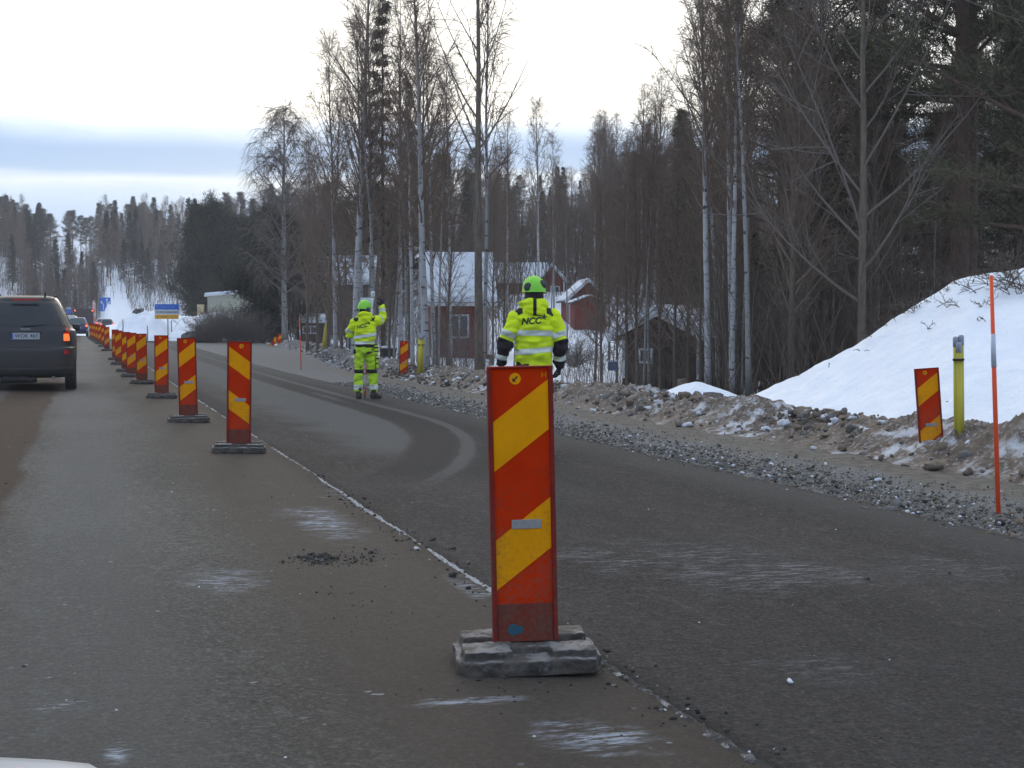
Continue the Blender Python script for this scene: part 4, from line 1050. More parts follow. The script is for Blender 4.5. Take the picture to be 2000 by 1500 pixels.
def lanes(root, w, z0, z1):
    h = z1 - z0
    for s in (-1, 1):
        pole = MB(); pole.tube([(s * w * .28, .05, -.4), (s * w * .28, .05, z1 - .1)], .04, 8); pole.build('post', m_steel, root, smooth=True)
    b = MB(); b.box((0, 0, (z0 + z1) / 2), (w, .04, h)); pl = b.build('sign_plate', m_sblue, root, bevel=.03)
    a = MB(); y0, y1 = -.027, -.021
    def stroke(pts, t=.035):
        for (xa, za), (xb, zb) in zip(pts[:-1], pts[1:]):
            d = Vector((xb - xa, zb - za)).normalized(); n = Vector((-d.y, d.x)) * t * w
            a.prism([(xa * w + n.x, z0 + za * h + n.y), (xa * w - n.x, z0 + za * h - n.y), (xb * w - n.x, z0 + zb * h - n.y), (xb * w + n.x, z0 + zb * h + n.y)], y0, y1, 'y'); 
    stroke([(-.17, .06), (-.17, .50)]); stroke([(-.18, .50), (-.36, .66)])
    a.prism([(-.45 * w, z0 + .73 * h), (-.24 * w, z0 + .70 * h), (-.40 * w, z0 + .56 * h)], y0, y1, 'y')
    stroke([(.15, .06), (.15, .82)]); a.prism([(.03 * w, z0 + .80 * h), (.27 * w, z0 + .80 * h), (.15 * w, z0 + .94 * h)], y0, y1, 'y')
    stroke([(.16, .48), (.33, .62)]); a.prism([(.44 * w, z0 + .72 * h), (.24 * w, z0 + .69 * h), (.40 * w, z0 + .54 * h)], y0, y1, 'y')
    a.build('arrows', m_swhite, pl)
sign(205.5, 581, 608, 200, 20, 'blue lane sign with white arrows above the far cars', lanes)
def small_blue(root, w, z0, z1):
    pole = MB(); pole.tube([(0, .05, -.4), (0, .05, z1 - .1)], .05, 8); pole.build('post', m_steel, root)
    b = MB(); b.box((0, 0, z0 + (z1 - z0) * .35), (w, .04, (z1 - z0) * .62)); b.build('sign_plate', m_sblue, root, bevel=.02)
    b = MB(); b.box((0, 0, z0 + (z1 - z0) * .85), (w, .04, (z1 - z0) * .28)); b.build('sign_plate', m_sgrey, root, bevel=.02)
sign(134, 600, 613, 210, 9, 'small blue and white sign just right of the big dark car', small_blue)
def brown(root, w, z0, z1):
    for s in (-1, 1):
        pole = MB(); pole.tube([(s * w * .3, .05, -.4), (s * w * .3, .05, z1 - .1)], .05, 8); pole.build('post', m_steel, root)
    b = MB(); b.box((0, 0, (z0 + z1) / 2), (w, .04, z1 - z0)); pl = b.build('sign_plate', m_sbrown, root, bevel=.02)
    t = MB(); lettering(t, -w * .25, w * .42, (z0 + z1) / 2, (z1 - z0) * .42, 12, -.023); t.box((-w * .38, -.023, (z0 + z1) / 2), (w * .08, .004, (z1 - z0) * .5)); t.build('lettering', m_swhite, pl)
sign(152.5, 600.5, 608, 205, 18, 'dark brown sign with white lettering above the far truck', brown)
m_flag = mat('flag_cloth', (.62, .22, .18), rough=.8, color2=(.66, .55, .52), vs=1.2, thr=(.5, .56), coord='Object')
for px, yt, yb, dx in [(187.5, 584, 626, -.06), (211.5, 589, 632, .05)]:
    a = at_depth(px, yt, 206); b = at_depth(px, yb, 206); H = a.z - gz(a.x, a.y)
    root = thing('beach_flag', (a.x, a.y, gz(a.x, a.y)), 0, 'pale red feather flag ' + ('left' if dx < 0 else 'right') + ' of the blue lane sign', 'flag', 'feather flags at the lane sign')
    pl = MB(); pl.tube([(0, 0, -.3), (0, 0, H * .7), (-.12, 0, H * .95), (-.35, 0, H)], .03, 6); pl.build('flagpole', m_steel, root)
    f = MB(); f.prism([(-.02, H * .32), (-.55, H * .34), (-.60, H * .8), (-.45, H * .97), (-.14, H * .95), (-.02, H * .7)], -.012, .012, 'y'); f.build('cloth', m_flag, root)

# ================================================================== VEHICLES
def srect(z, yr, yf, hw, n, N=72):
    pts = []
    for k in range(N):
        a = 2 * math.pi * (k + .5) / N; c, s = math.cos(a), math.sin(a)
        pts.append((hw * math.copysign(abs(c) ** (2 / n), c), (yr + yf) / 2 + (yf - yr) / 2 * math.copysign(abs(s) ** (2 / n), s), z))
    return pts
def loft(levels, n=5.5, N=72):
    mb = MB(); V = []; F = []
    for (z, yr, yf, hw) in levels: V += srect(z, yr, yf, hw, n, N)
    for i in range(len(levels) - 1):
        for k in range(N): F.append((i * N + k, i * N + (k + 1) % N, (i + 1) * N + (k + 1) % N, (i + 1) * N + k))
    z, yr, yf, hw = levels[-1]; V.append((0, (yr + yf) / 2, z + .008)); t = len(V) - 1
    for k in range(N): F.append(((len(levels) - 1) * N + k, (len(levels) - 1) * N + (k + 1) % N, t))
    F.append(tuple(range(N))[::-1])
    return mb.add(V, F).mesh()
def refine(levels, m=4):
    """Catmull-Rom refinement of the level table for a smooth skin"""
    L = np.array(levels, float); out = []
    for i in range(len(L) - 1):
        p0, p1, p2, p3 = L[max(i - 1, 0)], L[i], L[i + 1], L[min(i + 2, len(L) - 1)]
        for t in np.arange(m) / m:
            out.append(.5 * (2 * p1 + (p2 - p0) * t + (2 * p0 - 5 * p1 + 4 * p2 - p3) * t * t + (3 * p1 - p0 - 3 * p2 + p3) * t ** 3))
    out.append(L[-1]); return [tuple(r) for r in out]
def patch(me, planes, keep, off, name, m, parent, thick=0.0):
    """the part of a skin inside some planes (point, outward normal), lifted off it by a few mm"""
    bm = bmesh.new(); bm.from_mesh(me)
    bmesh.ops.delete(bm, geom=[f for f in bm.faces if not keep(f.calc_center_median(), f.normal)], context='FACES')
    for co, no in planes:
        bmesh.ops.bisect_plane(bm, geom=bm.verts[:] + bm.edges[:] + bm.faces[:], plane_co=co, plane_no=no, clear_outer=True)
    bm.normal_update()
    for v in bm.verts: v.co += v.normal * off
    if not bm.faces: bm.free(); return None
    out = bpy.data.meshes.new(name); bm.to_mesh(out); bm.free()
    return link_mesh(name, out, m, parent, True)
def rear_y(me, x, z):
    bm = bmesh.new(); bm.from_mesh(me); t = BVHTree.FromBMesh(bm); bm.free()
    h = t.ray_cast(Vector((x, -3, z)), Vector((0, 1, 0))); return h[0].y if h[0] else 0.0
m_tyre = mat('tyre', (.022, .020, .019), rough=.9, color2=(.06, .052, .045), vs=12)
m_rim = mat('wheel_rim', (.20, .20, .20), rough=.5, metal=.6)
m_glass = mat('car_glass', (.012, .013, .015), rough=.12, spec=.5, color2=(.03, .028, .026), vs=2)
m_glassl = mat('car_glass_bright', (.05, .07, .07), rough=.08, spec=.6)
m_lred = mat('lamp_red', (.42, .016, .012), rough=.25)
m_lit = mat('lamp_lit', (.9, .10, .03), rough=.3, emit=(1.0, .065, .012), es=2.6)
m_clr = mat('lamp_clear', (.30, .28, .28), rough=.2)
m_plate = mat('plate_white', (.42, .43, .45), rough=.5); m_pblue = mat('plate_blue', (.02, .05, .35), rough=.5); m_ptx = mat('plate_text', (.025, .025, .03), rough=.6)
m_trim = mat('car_trim', (.030, .028, .027), rough=.7, color2=(.055, .048, .042), vs=5)
SUV = [(.24, .16, 4.60, .80), (.30, .06, 4.70, .88), (.42, .01, 4.76, .925), (.60, 0, 4.8, .945), (.76, .015, 4.79, .95), (.80, .075, 4.77, .95), (.98, .10, 4.72, .945), (1.08, .13, 4.62, .925), (1.13, .16, 3.75, .875), (1.38, .29, 3.28, .76), (1.60, .43, 2.80, .635), (1.68, .52, 2.55, .56), (1.715, .80, 2.3, .42)]
HATCH = [(.22, .16, 3.95, .74), (.30, .05, 4.05, .82), (.55, 0, 4.1, .86), (.70, .02, 4.1, .87), (.86, .06, 4.0, .86), (.95, .10, 3.9, .84), (1.0, .14, 3.15, .80), (1.22, .32, 2.75, .70), (1.42, .50, 2.3, .60), (1.48, .62, 2.1, .54), (1.505, .9, 1.9, .42)]
def make_car(levels, paint, label, zb, zr, light_z, win, plate=None, W=.94, lit=True, wheels=(.85, 3.65), wr=.34, name='car', lightx=.70, cat='car', glass=None, wordmark=None, reflectors=None, hi=None, group=None):
    root = thing(name, label=label, cat=cat, group=group)
    me = loft(refine(levels, 4)); body = link_mesh('body', me, paint, root, True)
    glass = glass or m_glass
    # rear window and side windows follow the skin
    wz0, wz1, wx0, wx1 = win
    patch(me, [(Vector((0, 0, wz0)), Vector((0, 0, -1))), (Vector((0, 0, wz1)), Vector((0, 0, 1))), (Vector((wx0, 0, wz0)), Vector((1, 0, (wx0 - wx1) / (wz1 - wz0)))), (Vector((-wx0, 0, wz0)), Vector((-1, 0, (wx0 - wx1) / (wz1 - wz0))))],
          lambda c, n: n.y < -.35 and c.y < 1.2, .004, 'rear_window', glass, root)
    for s in (-1, 1):
        for (ya, yb) in ((.72, 1.35), (1.43, 2.25), (2.33, 2.95)):
            patch(me, [(Vector((0, 0, wz0 + .02)), Vector((0, 0, -1))), (Vector((0, 0, wz1 - .04)), Vector((0, 0, 1))), (Vector((0, ya, 0)), Vector((0, -1, 0))), (Vector((0, yb, 0)), Vector((0, 1, -.0)))],
                  lambda c, n: n.x * s > .5 and wz0 - .1 < c.z < wz1 + .1, .004, 'side_window', glass, root)
    patch(me, [(Vector((0, 0, wz0 + .03)), Vector((0, 0, -1))), (Vector((0, 0, wz1 - .03)), Vector((0, 0, 1)))], lambda c, n: n.y > .35 and abs(n.x) < .6 and c.z > wz0 - .05, .004, 'windscreen', glass, root)
    # tail lamps wrap round the rear corners
    lz0, lz1, lzt = light_z
    for s in (-1, 1):
        base = lambda c, n: c.x * s > 0 and c.y < .45 and (n.y < -.1 or n.x * s > .3)
        pl = lambda a, b, xi, ym: [(Vector((0, 0, a)), Vector((0, 0, -1))), (Vector((0, 0, b)), Vector((0, 0, 1))), (Vector((s * xi, 0, 0)), Vector((-s, 0, 0))), (Vector((0, ym, 0)), Vector((0, 1, 0)))]
        lamp = patch(me, pl(lz1, lzt, lightx + .03, .36), base, .006, 'tail_lamp', m_lred, root)
        if lamp is None: lamp = root
        patch(me, pl(lz0, lz1, lightx, .30), base, .008, 'lit_lens', m_lit if lit else m_lred, lamp)
        if reflectors: patch(me, pl(reflectors[0], reflectors[1], lightx, .2), base, .006, 'reflector', m_lred, root)
    patch(me, [(Vector((0, 0, zb)), Vector((0, 0, 1)))], lambda c, n: abs(n.z) < .8, .005, 'lower_trim', m_trim, root)
    for y in wheels:
        for s in (-1, 1):
            x = s * (W - .12)
            t = MB(); t.lathe([(wr * .62, -.105), (wr * .95, -.11), (wr, -.08), (wr, .08), (wr * .95, .11), (wr * .62, .105)], 28, (x, y, wr), 'x'); tw = t.build('wheel', m_tyre, root, smooth=True)
            r = MB(); r.lathe([(.03, -.09), (wr * .6, -.10), (wr * .6, .10), (.03, .09)], 20, (x, y, wr), 'x'); r.build('rim', m_rim, tw)
    if plate:
        px_, pz = 0.0, plate[1]
        yb = min(rear_y(me, 0, pz - .05), rear_y(me, 0, pz + .05), rear_y(me, .25, pz)) - .010
        p_ = MB(); p_.box((px_, yb, pz), (.52, .012, .115)); pp = p_.build('number_plate', m_plate, root, bevel=.003)
        b_ = MB(); b_.box((px_ - .242, yb - .008, pz), (.034, .003, .105)); b_.build('plate_band', m_pblue, pp)
        if plate[0]: flat_text('plate_text', plate[0], .100, Vector((px_ + .02, yb - .0075, pz)), m_ptx, pp, bold=.0006)
    if wordmark:
        yb = min(rear_y(me, 0, wordmark[1] + .02), rear_y(me, 0, wordmark[1] - .02)) - .004
        flat_text('wordmark', wordmark[0], .055, Vector((0, yb, wordmark[1])), m_clr, root, bold=.003, ext=.003)
    return root, me
m_suv = mat('suv_paint', (.050, .046, .046), rough=.38, metal=.25, spec=.5); g = NG(m_suv); P = g.xyz()
n = g.noise(2.2, 4); d = g.step(g.math('ADD', P[2], g.math('MULTIPLY', n, .7)), 1.35, .55)
g.put(g.b.inputs['Base Color'], g.mix(g.math('MULTIPLY', d, .8), (.030, .027, .028), (.056, .044, .035))); g.put(g.b.inputs['Roughness'], g.step(d, 0, 1, .35, .85)); g.put(g.b.inputs['Metallic'], g.step(d, 0, 1, .25, 0.0))
D_ = 24.5; pc = at_depth(49, 640, D_)
suv, sme = make_car(SUV, m_suv, 'big dark dirty estate car with lit red tail lamp, nearest in the queue', .42, 1.7, (.90, 1.02, 1.26), (1.17, 1.60, .79, .575), plate=('WOK 465', .985), lightx=.70, reflectors=(.66, .73), wordmark=('VOLVO', 1.105), wr=.36, name='estate_car')
suv.location = (pc.x, pc.y, left_z(pc.x, pc.y) - .01); suv.rotation_euler = (0, 0, R(.5)); suv.scale = (.955, 1, 1.045)
for s in (-1, 1):
    r_ = MB(); r_.tube([(s * .55, .66, 1.69), (s * .555, .84, 1.735), (s * .55, 2.2, 1.745), (s * .54, 2.4, 1.70)], .018, 8); r_.build('roof_rail', m_trim, suv, smooth=True)
    e_ = MB(); e_.box((s * .94, 3.0, 1.14), (.16, .10, .14)); e_.build('wing_mirror', m_suv, suv, bevel=.04)
b_ = MB(); b_.box((0, .34, 1.635), (.5, .03, .03)); b_.build('high_brake_lamp', m_lred, suv)
b_ = MB(); b_.tube([(.36, .60, 1.70), (.37, .50, 1.75), (.37, .42, 1.775)], [.02, .012, .008], 6); b_.build('antenna', m_trim, suv)
b_ = MB(); b_.tube([(-.05, .17, 1.15), (.05, .16, 1.165), (.42, .20, 1.19)], .012, 6); b_.build('rear_wiper', m_strap, suv)
b_ = MB(); b_.box((0, .085, 1.055), (.60, .018, .022)); b_.build('tailgate_handle', m_trim, suv)
for s in (-1, 1):
    b_ = MB(); b_.lathe([(.02, -.02), (.035, -.02), (.035, .3), (.02, .3)], 12, (s * .5, .1, .235), 'y'); b_.build('exhaust_pipe', m_rim, suv)
# underside lumps of frozen slush and running gear
b_ = MB(); b_.box((0, 1.0, .30), (1.5, 1.4, .10)); b_.tube([(-.8, .85, .36), (.8, .85, .36)], .05, 8)
for k in range(7): ball_c = random.Random(k * 7); b_.tube([(ball_c.uniform(-.5, .3), .15, .24), (ball_c.uniform(-.5, .3), .16, .215), (ball_c.uniform(-.4, .2), .17, .17 + .03 * (k % 2))], [.07, .06, .015], 7)
b_.build('underside', m_trim, suv)

m_bluec = mat('blue_car_paint', (.012, .016, .075), rough=.3, coat=.5); m_whitec = mat('white_car_paint', (.70, .72, .74), rough=.3, coat=.5); m_darkc = mat('dark_car_paint', (.02, .022, .05), rough=.3, coat=.5); m_silc = mat('silver_car_paint', (.36, .38, .40), rough=.3, metal=.4)
def queue_car(levels, paint, px, D, label, **k):
    p = at_depth(px, 640, D); c, _ = make_car(levels, paint, label, .34, 1.5, (.78, .92, 1.08), (1.0, 1.38, .66, .52), plate=(None, .70), W=.86, wheels=(.7, 3.2), wr=.31, lightx=.60, **k)
    c.location = (p.x, p.y, left_z(p.x, p.y)); return c
queue_car(HATCH, m_bluec, 151, 104, 'small dark blue car second in the queue, lit on the right', glass=m_glassl)
c = queue_car(HATCH, m_darkc, 209, 165, 'dark blue car with red lamps at the right end of the queue'); c.location.z += .35
c = queue_car(HATCH, m_whitec, 199, 184, 'white car just behind the dark blue car with red lamps'); c.location.z += .55
c = queue_car(SUV, m_silc, 137, 130, 'pale van-like car glimpsed between the big dark car and the truck', lit=False); c.location.z += .15
# box truck
p = at_depth(164, 640, 176)
tr = thing('box_truck', (p.x, p.y, left_z(p.x, p.y)), 0, 'dark box truck with two red lamps in the far queue', 'truck')
m_trk = mat('truck_box', (.030, .026, .040), rough=.5); m_trk2 = mat('truck_tail', (.05, .03, .03), rough=.6)
b_ = MB(); b_.box((0, 3.2, 2.0), (2.4, 6.4, 2.4)); b_.build('cargo_box', m_trk, tr, bevel=.05)
b_ = MB(); b_.box((-.55, -.012, 2.0), (1.05, .02, 2.2)); b_.box((.55, -.012, 2.0), (1.05, .02, 2.2)); b_.build('rear_door', m_trk2, tr)
b_ = MB(); b_.box((0, 7.4, 1.6), (2.3, 1.7, 2.2)); b_.build('cab', m_silc, tr, bevel=.15)
b_ = MB(); b_.box((0, 3.2, .68), (1.0, 7.2, .2)); b_.box((0, .1, .6), (2.3, .1, .18)); b_.build('chassis', m_trim, tr)
for s in (-1, 1):
    for z in (2.95, .72):
        b_ = MB(); b_.box((s * 1.08, -.04, z), (.16, .05, .16)); b_.build('tail_lamp', m_lit if z > 1 else m_lred, tr, bevel=.02)
    for y in (1.5, 6.8):
        t = MB(); t.lathe([(.25, -.14), (.47, -.14), (.5, -.1), (.5, .1), (.47, .14), (.25, .14)], 24, (s * 1.0, y, .5), 'x'); t.build('wheel', m_tyre, tr, smooth=True)
b_ = MB(); b_.lathe([(.33, -.05), (.33, -.02)], 20, (0.05, 0, 1.72), 'y'); b_.build('round_mark', m_sblue, tr)
# the bonnet of the white car the picture is taken from
m_own = mat('own_bonnet_paint', (.55, .56, .57), rough=.3, coat=.4)
own = thing('white_car_front', (-.77, .55, 0), 0, 'rounded white bonnet of a car at the lower left corner', 'car')
def bonnet_z(u, v):    # u across -1..1, v along 0..1
    return .828 - .10 * v ** 2 - .19 * max(0, v - .86) / .14 * (v > .86) * .8 - .045 * u * u - .07 * max(0, abs(u) - .88) ** 2 / .0144
NU, NV = 41, 30; V = []; F = []
for j in range(NV):
    v = j / (NV - 1)
    for i in range(NU):
        u = -1 + 2 * i / (NU - 1); V.append((u * (.915 - .10 * v ** 3), v * 1.25 - .12 * (u * u) * v, bonnet_z(u, v)))
for j in range(NV - 1):
    for i in range(NU - 1): F.append((j * NU + i, j * NU + i + 1, (j + 1) * NU + i + 1, (j + 1) * NU + i))
mb = MB(); mb.add(V, F); o = mb.build('bonnet', m_own, own, smooth=True)
b_ = MB()
for s in (-1, 1): b_.prism([(.0, .22), (1.1, .22), (1.16, .45), (1.0, .565), (.5, .62), (0, .64)], s * .80, s * .90, 'x')
b_.prism([(-.80, .22), (.80, .22), (.80, .50), (-.80, .50)], 1.02, 1.16, 'y'); b_.build('front_bumper', m_own, own, bevel=.03)
for s in (-1, 1):
    t = MB(); t.lathe([(.18, -.1), (.30, -.1), (.32, -.07), (.32, .07), (.30, .1), (.18, .1)], 24, (s * .74, .45, .32), 'x'); t.build('wheel', m_tyre, own, smooth=True)

# ================================================================== BUILDINGS
m_fred = mat('falu_red_boards', (.155, .036, .024), rough=.85); g = NG(m_fred)
def boards(g, c1, c2, sc=7):
    w = g.noise(1.0, 3, sc=(sc * 2.2, sc * 2.2, .35)); k = g.mix(g.step(w, .40, .62), c1, c2); g.put(g.b.inputs['Base Color'], k); g.bump(w, .6, .02)
boards(g, (.23, .044, .026), (.125, .025, .018))
m_fbrown = mat('dark_brown_boards', (.06, .035, .025), rough=.9); boards(NG(m_fbrown), (.070, .038, .026), (.035, .022, .017))
m_fgrey = mat('weathered_boards', (.11, .095, .085), rough=.9); boards(NG(m_fgrey), (.13, .11, .10), (.07, .06, .055))
m_pale = mat('pale_render', (.40, .38, .29), rough=.8, color2=(.33, .31, .24), vs=1.5)
m_trimw = mat('white_trim', (.58, .58, .58), rough=.7)
m_pane = mat('window_pane', (.045, .055, .065), rough=.08, spec=.6)
m_rsnow = mat('roof_snow', (.74, .78, .84), rough=.75, color2=(.62, .66, .72), vs=.8, bump=.4, bs=3)
m_roofd = mat('dark_roof', (.05, .04, .04), rough=.8)
def window(root, wall, x, z, w, h, y, cross=True, out=-1):
    f = MB(); t = .09
    f.box((x - w / 2 + t / 2, y, z), (t, .06, h)); f.box((x + w / 2 - t / 2, y, z), (t, .06, h))
    f.box((x, y, z + h / 2 - t / 2), (w - 2 * t, .06, t)); f.box((x, y, z - h / 2 + t / 2), (w - 2 * t, .06, t))
    if cross: f.box((x, y, z), (t * .8, .05, h - 2 * t))
    fo = f.build('window', m_trimw, root)
    p_ = MB(); p_.box((x, y + .02, z), (w - .1, .02, h - .1)); p_.build('pane', m_pane, fo)
def house(name, label, px, D, rz, w, d, hw, hr, wallm, zbase=None, ridge='x', snow=.28, over=.35, wins=(), trim=True, chim=False, base_drop=.6, group=None, cat='house', name_wall='wall'):
    """gabled house: ridge along local x (eaves to the viewer) or y (gable to the viewer); front wall at y=0"""
    x, y = plan(px, D); z = gz(x, y) if zbase is None else zbase
    root = thing(name, (x, y, z), rz - math.atan2(x, y), label, cat, group)
    b = MB()
    if ridge == 'x':
        b.prism([(0, -base_drop), (d, -base_drop), (d, hw), (d / 2, hw + hr), (0, hw)], -w / 2, w / 2, 'x')
    else:
        b.prism([(-w / 2, -base_drop), (w / 2, -base_drop), (w / 2, hw), (0, hw + hr), (-w / 2, hw)], 0, d, 'y')
    wall = b.build('wall', wallm, root)
    span = (d if ridge == 'x' else w) / 2; sl = hr / span; e = over
    def roofpoly(z0, t0, t1, ee):
        return [(-span - ee, z0 - ee * sl + t0), (0, z0 + hr + t0), (span + ee, z0 - ee * sl + t0), (span + ee, z0 - ee * sl + t1), (0, z0 + hr + t1), (-span - ee, z0 - ee * sl + t1)]
    rf = MB(); sn = MB()
    for mb, t0, t1, ee, ex in ((rf, .004, .09, e, over), (sn, .094, .094 + snow, e - .02, over - .02)):
        pl = roofpoly(hw, t0, t1, ee)
        if ridge == 'x': mb.prism([(u + d / 2, v) for u, v in pl], -w / 2 - ex, w / 2 + ex, 'x')
        else: mb.prism(pl, -ex, d + ex, 'y')
    ro = rf.build('roof', m_roofd, root); s_ = sn.build('roof_snow', m_rsnow, ro, bevel=.06, seg=2)
    if trim:
        t = MB()
        if ridge == 'y':
            for s in (-1, 1):
                t.prism([(s * (span + e), hw - e * sl - .06), (0, hw + hr - .06), (0, hw + hr + .10), (s * (span + e), hw - e * sl + .10)], -over - .03, -over - .003, 'y')
        else:
            t.box((0, -e - .016, hw - e * sl + .02), (w + 2 * over, .03, .16))
        for s in (-1, 1): t.box((s * (w / 2 - .06), -.018, hw / 2), (.12, .03, hw - .1))
        t.build('trim', m_trimw, root)
    for wx, wz, ww, wh in wins: window(root, wall, wx, wz, ww, wh, -.035)
    if chim:
        c_ = MB(); c_.box((w * .2, d / 2, hw + hr + .35), (.5, .5, 1.1)); c_.build('chimney', m_fgrey, root)
    return root
R_ = math.radians
house('red_house', 'red board house with white window and snowy roof behind the tall bare tree', 899, 64, R_(3), 2.85, 4.6, 2.75, 2.0, m_fred, zbase=-.15, ridge='x', wins=[(-.05, 1.42, .95, 1.15)])
house('red_house', 'long red house with snowy roof behind the nearer worker', 1012, 106, R_(2), 4.4, 5, 2.1, 1.35, m_fred, zbase=2.7, ridge='x', wins=[(-1.4, 1.1, .7, .9)], trim=False)
house('red_house', 'small red gable with white bargeboards joined to the long red house', 1078, 104.5, R_(-4), 2.0, 4, 2.25, 1.15, m_fred, zbase=2.65, ridge='y', wins=[(.25, 1.35, .75, .95)], over=.25, snow=.12)
house('red_shed', 'red shed with steep gable on the snowy slope', 1148, 86, R_(10), 2.5, 3.2, 1.65, 1.1, m_fred, zbase=1.45, ridge='y', over=.3, snow=.12)
house('red_shed', 'lower red shed built on to the front of the gabled shed', 1152, 83, R_(10), 1.9, 1.8, 1.5, .35, m_fred, zbase=1.25, ridge='y', over=.2, snow=.10, trim=False)
house('brown_cottage', 'dark brown cottage with snowy roof in the hollow behind young trees', 1290, 52, R_(-20), 3.2, 3.4, 1.75, .80, m_fbrown, zbase=-.85, ridge='y', over=.45, snow=.34, wins=[(-.6, .95, .6, .6)], cat='cottage')
house('grey_house', 'tall weathered house with snowy roof half hidden by the birch clump', 676, 118, R_(-4), 4.6, 6, 4.3, 2.1, m_fgrey, zbase=1.0, ridge='x', wins=[(-1.0, 2.9, .8, 1.0), (1.0, 2.9, .8, 1.0)])
house('small_shed', 'low dark shed with thick snow on its roof beside the birches', 605, 92, R_(0), 1.9, 2.4, 1.15, .25, m_fbrown, zbase=.30, ridge='x', over=.15, snow=.40, trim=False, wins=[(.05, .75, 1.1, .55)], cat='shed')
# pale shed: single-pitch roof with snow
x, y = plan(452, 140); z = gz(x, y)
ps = thing('pale_shed', (x, y, z), -math.atan2(x, y) + R_(-6), 'pale yellowish shed with flat snowy roof below the dark pines', 'shed')
b_ = MB(); b_.prism([(-2.45, -.8), (2.45, -.8), (2.45, 2.55), (-2.45, 2.15)], 0, 4, 'y'); b_.build('wall', m_pale, ps)
b_ = MB(); b_.prism([(-2.75, 2.11), (2.75, 2.58), (2.75, 2.72), (-2.75, 2.27)], -.35, 4.3, 'y'); rf = b_.build('roof', m_trimw, ps)
b_ = MB(); b_.prism([(-2.7, 2.275), (2.7, 2.72), (2.7, 2.95), (-2.7, 2.50)], -.3, 4.25, 'y'); b_.build('roof_snow', m_rsnow, rf, bevel=.06)
b_ = MB(); b_.box((-3.3, 1.2, .55), (.7, .5, 1.5)); o = b_.build('lit_board', mat('boards_painted_sunlit', (.62, .48, .26), rough=.8), None, bevel=.03); o.matrix_world = ps.matrix_basis @ Matrix.Identity(4); o.name = 'board_stack'; tag(o, 'stack of boards left of the pale shed, sunlit tone in its colour', 'board stack')  # warm sunlight on the boards is put into their base colour

# ---- small things in the gardens
m_bin = mat('black_plastic', (.030, .030, .032), rough=.6); m_lsnow = mat('lid_snow', (.76, .79, .84), rough=.8)
def at_ground(px, D, dz=0): x, y = plan(px, D); return Vector((x, y, gz(x, y) + dz))
p = at_ground(760, 49); q = at_depth(760, 691, 49)
bn = thing('tub', (p.x, p.y, q.z), -math.atan2(p.x, p.y), 'black tub with a flat lid of snow behind the berm', 'tub')
b_ = MB(); b_.prism([(-.22, -.1), (.22, -.1), (.29, .20), (-.29, .20)], -.2, .2, 'y'); b_.build('body', m_bin, bn, bevel=.02)
b_ = MB(); b_.box((0, 0, .243), (.60, .42, .08)); b_.build('snow_lid', m_lsnow, bn, bevel=.03)
q = at_depth(1197, 722, 47)
bb = thing('blue_box', q, -math.atan2(q.x, q.y), 'blue box with snow on top before the brown cottage', 'box')
b_ = MB(); b_.box((0, 0, .12), (.32, .3, .30)); b_.build('body', mat('blue_plastic', (.05, .13, .30), rough=.6), bb, bevel=.02)
b_ = MB(); b_.box((0, 0, .31), (.34, .32, .07)); b_.build('snow_lid', m_lsnow, bb, bevel=.03)
q = at_depth(957, 694, 60)
mb_ = thing('notice_board', q, -math.atan2(q.x, q.y), 'small white board on a post beside the red house', 'notice board')
b_ = MB(); b_.box((0, 0, -.4), (.07, .07, .9)); b_.build('post', m_fgrey, mb_)
b_ = MB(); b_.box((0, -.05, .16), (.24, .03, .26)); b_.build('board', m_trimw, mb_)
q = at_depth(688, 676, 59)
rk = thing('log_rack', q, -math.atan2(q.x, q.y), 'arched rack with snow between its dark bars behind the worker', 'rack')
b_ = MB()
for k in range(5):
    xx = -.26 + .13 * k; hh = .52 - .9 * xx * xx
    b_.box((xx, 0, hh / 2 - .1), (.035, .05, hh + .2))
b_.tube([(-.30, 0, .30), (-.2, 0, .46), (0, 0, .54), (.2, 0, .46), (.30, 0, .30)], .02, 6); b_.build('bars', m_bin, rk)
b_ = MB(); b_.prism([(-.27, -.1), (.27, -.1), (.27, .3), (.16, .44), (0, .49), (-.16, .44), (-.27, .3)], .04, .3, 'y'); b_.build('snow', m_lsnow, rk, bevel=.03)
q = at_depth(1332, 756, 33)
stp = MB(); stp.tube([(0, 0, -.25), (.01, 0, .05), (0, 0, .20)], [.15, .125, .12], 12); o = stp.build('tree_stump', mat('stump_wood', (.22, .16, .11), rough=.9, color2=(.10, .075, .055), vs=12, bump=.8), smooth=False, bevel=.01); o.location = q
tag(o, 'pale brown cut stump in front of the brown cottage', 'tree stump')
rngb = np.random.default_rng(77)
def boulder(px, py, D, s, m, label, name='boulder'):
    T = rock_templates(rngb, 1, 3)[0]
    me = np_mesh(name, T[0] * np.array(s), T[1], smooth=False); o = link_mesh(name, me, m); o.location = at_depth(px, py, D)
    o.rotation_euler = (0, 0, rngb.uniform(0, 6)); return tag(o, label, 'boulder')
m_stone = mat('dark_stone', (.07, .065, .06), rough=.9, color2=(.12, .11, .10), vs=3, bump=.8, bs=6)
boulder(272, 611, 97, (.42, .36, .45), m_stone, 'dark stone standing on top of the far snow heap')
boulder(383, 660, 88, (.9, .7, .62), m_stone, 'grey boulder at the foot of the bushes')
boulder(1392, 779, 21.8, (.30, .22, .12), m_stone, 'flat stone showing through the snow hump')
q = at_depth(388, 652, 87); b_ = MB(); b_.box((0, 0, .12), (.42, .35, .75)); b_.box((.02, 0, .53), (.34, .3, .06)); o = b_.build('wooden_crate', m_fgrey, bevel=.02); o.location = q; tag(o, 'dark wooden crate behind the grey boulder', 'crate')

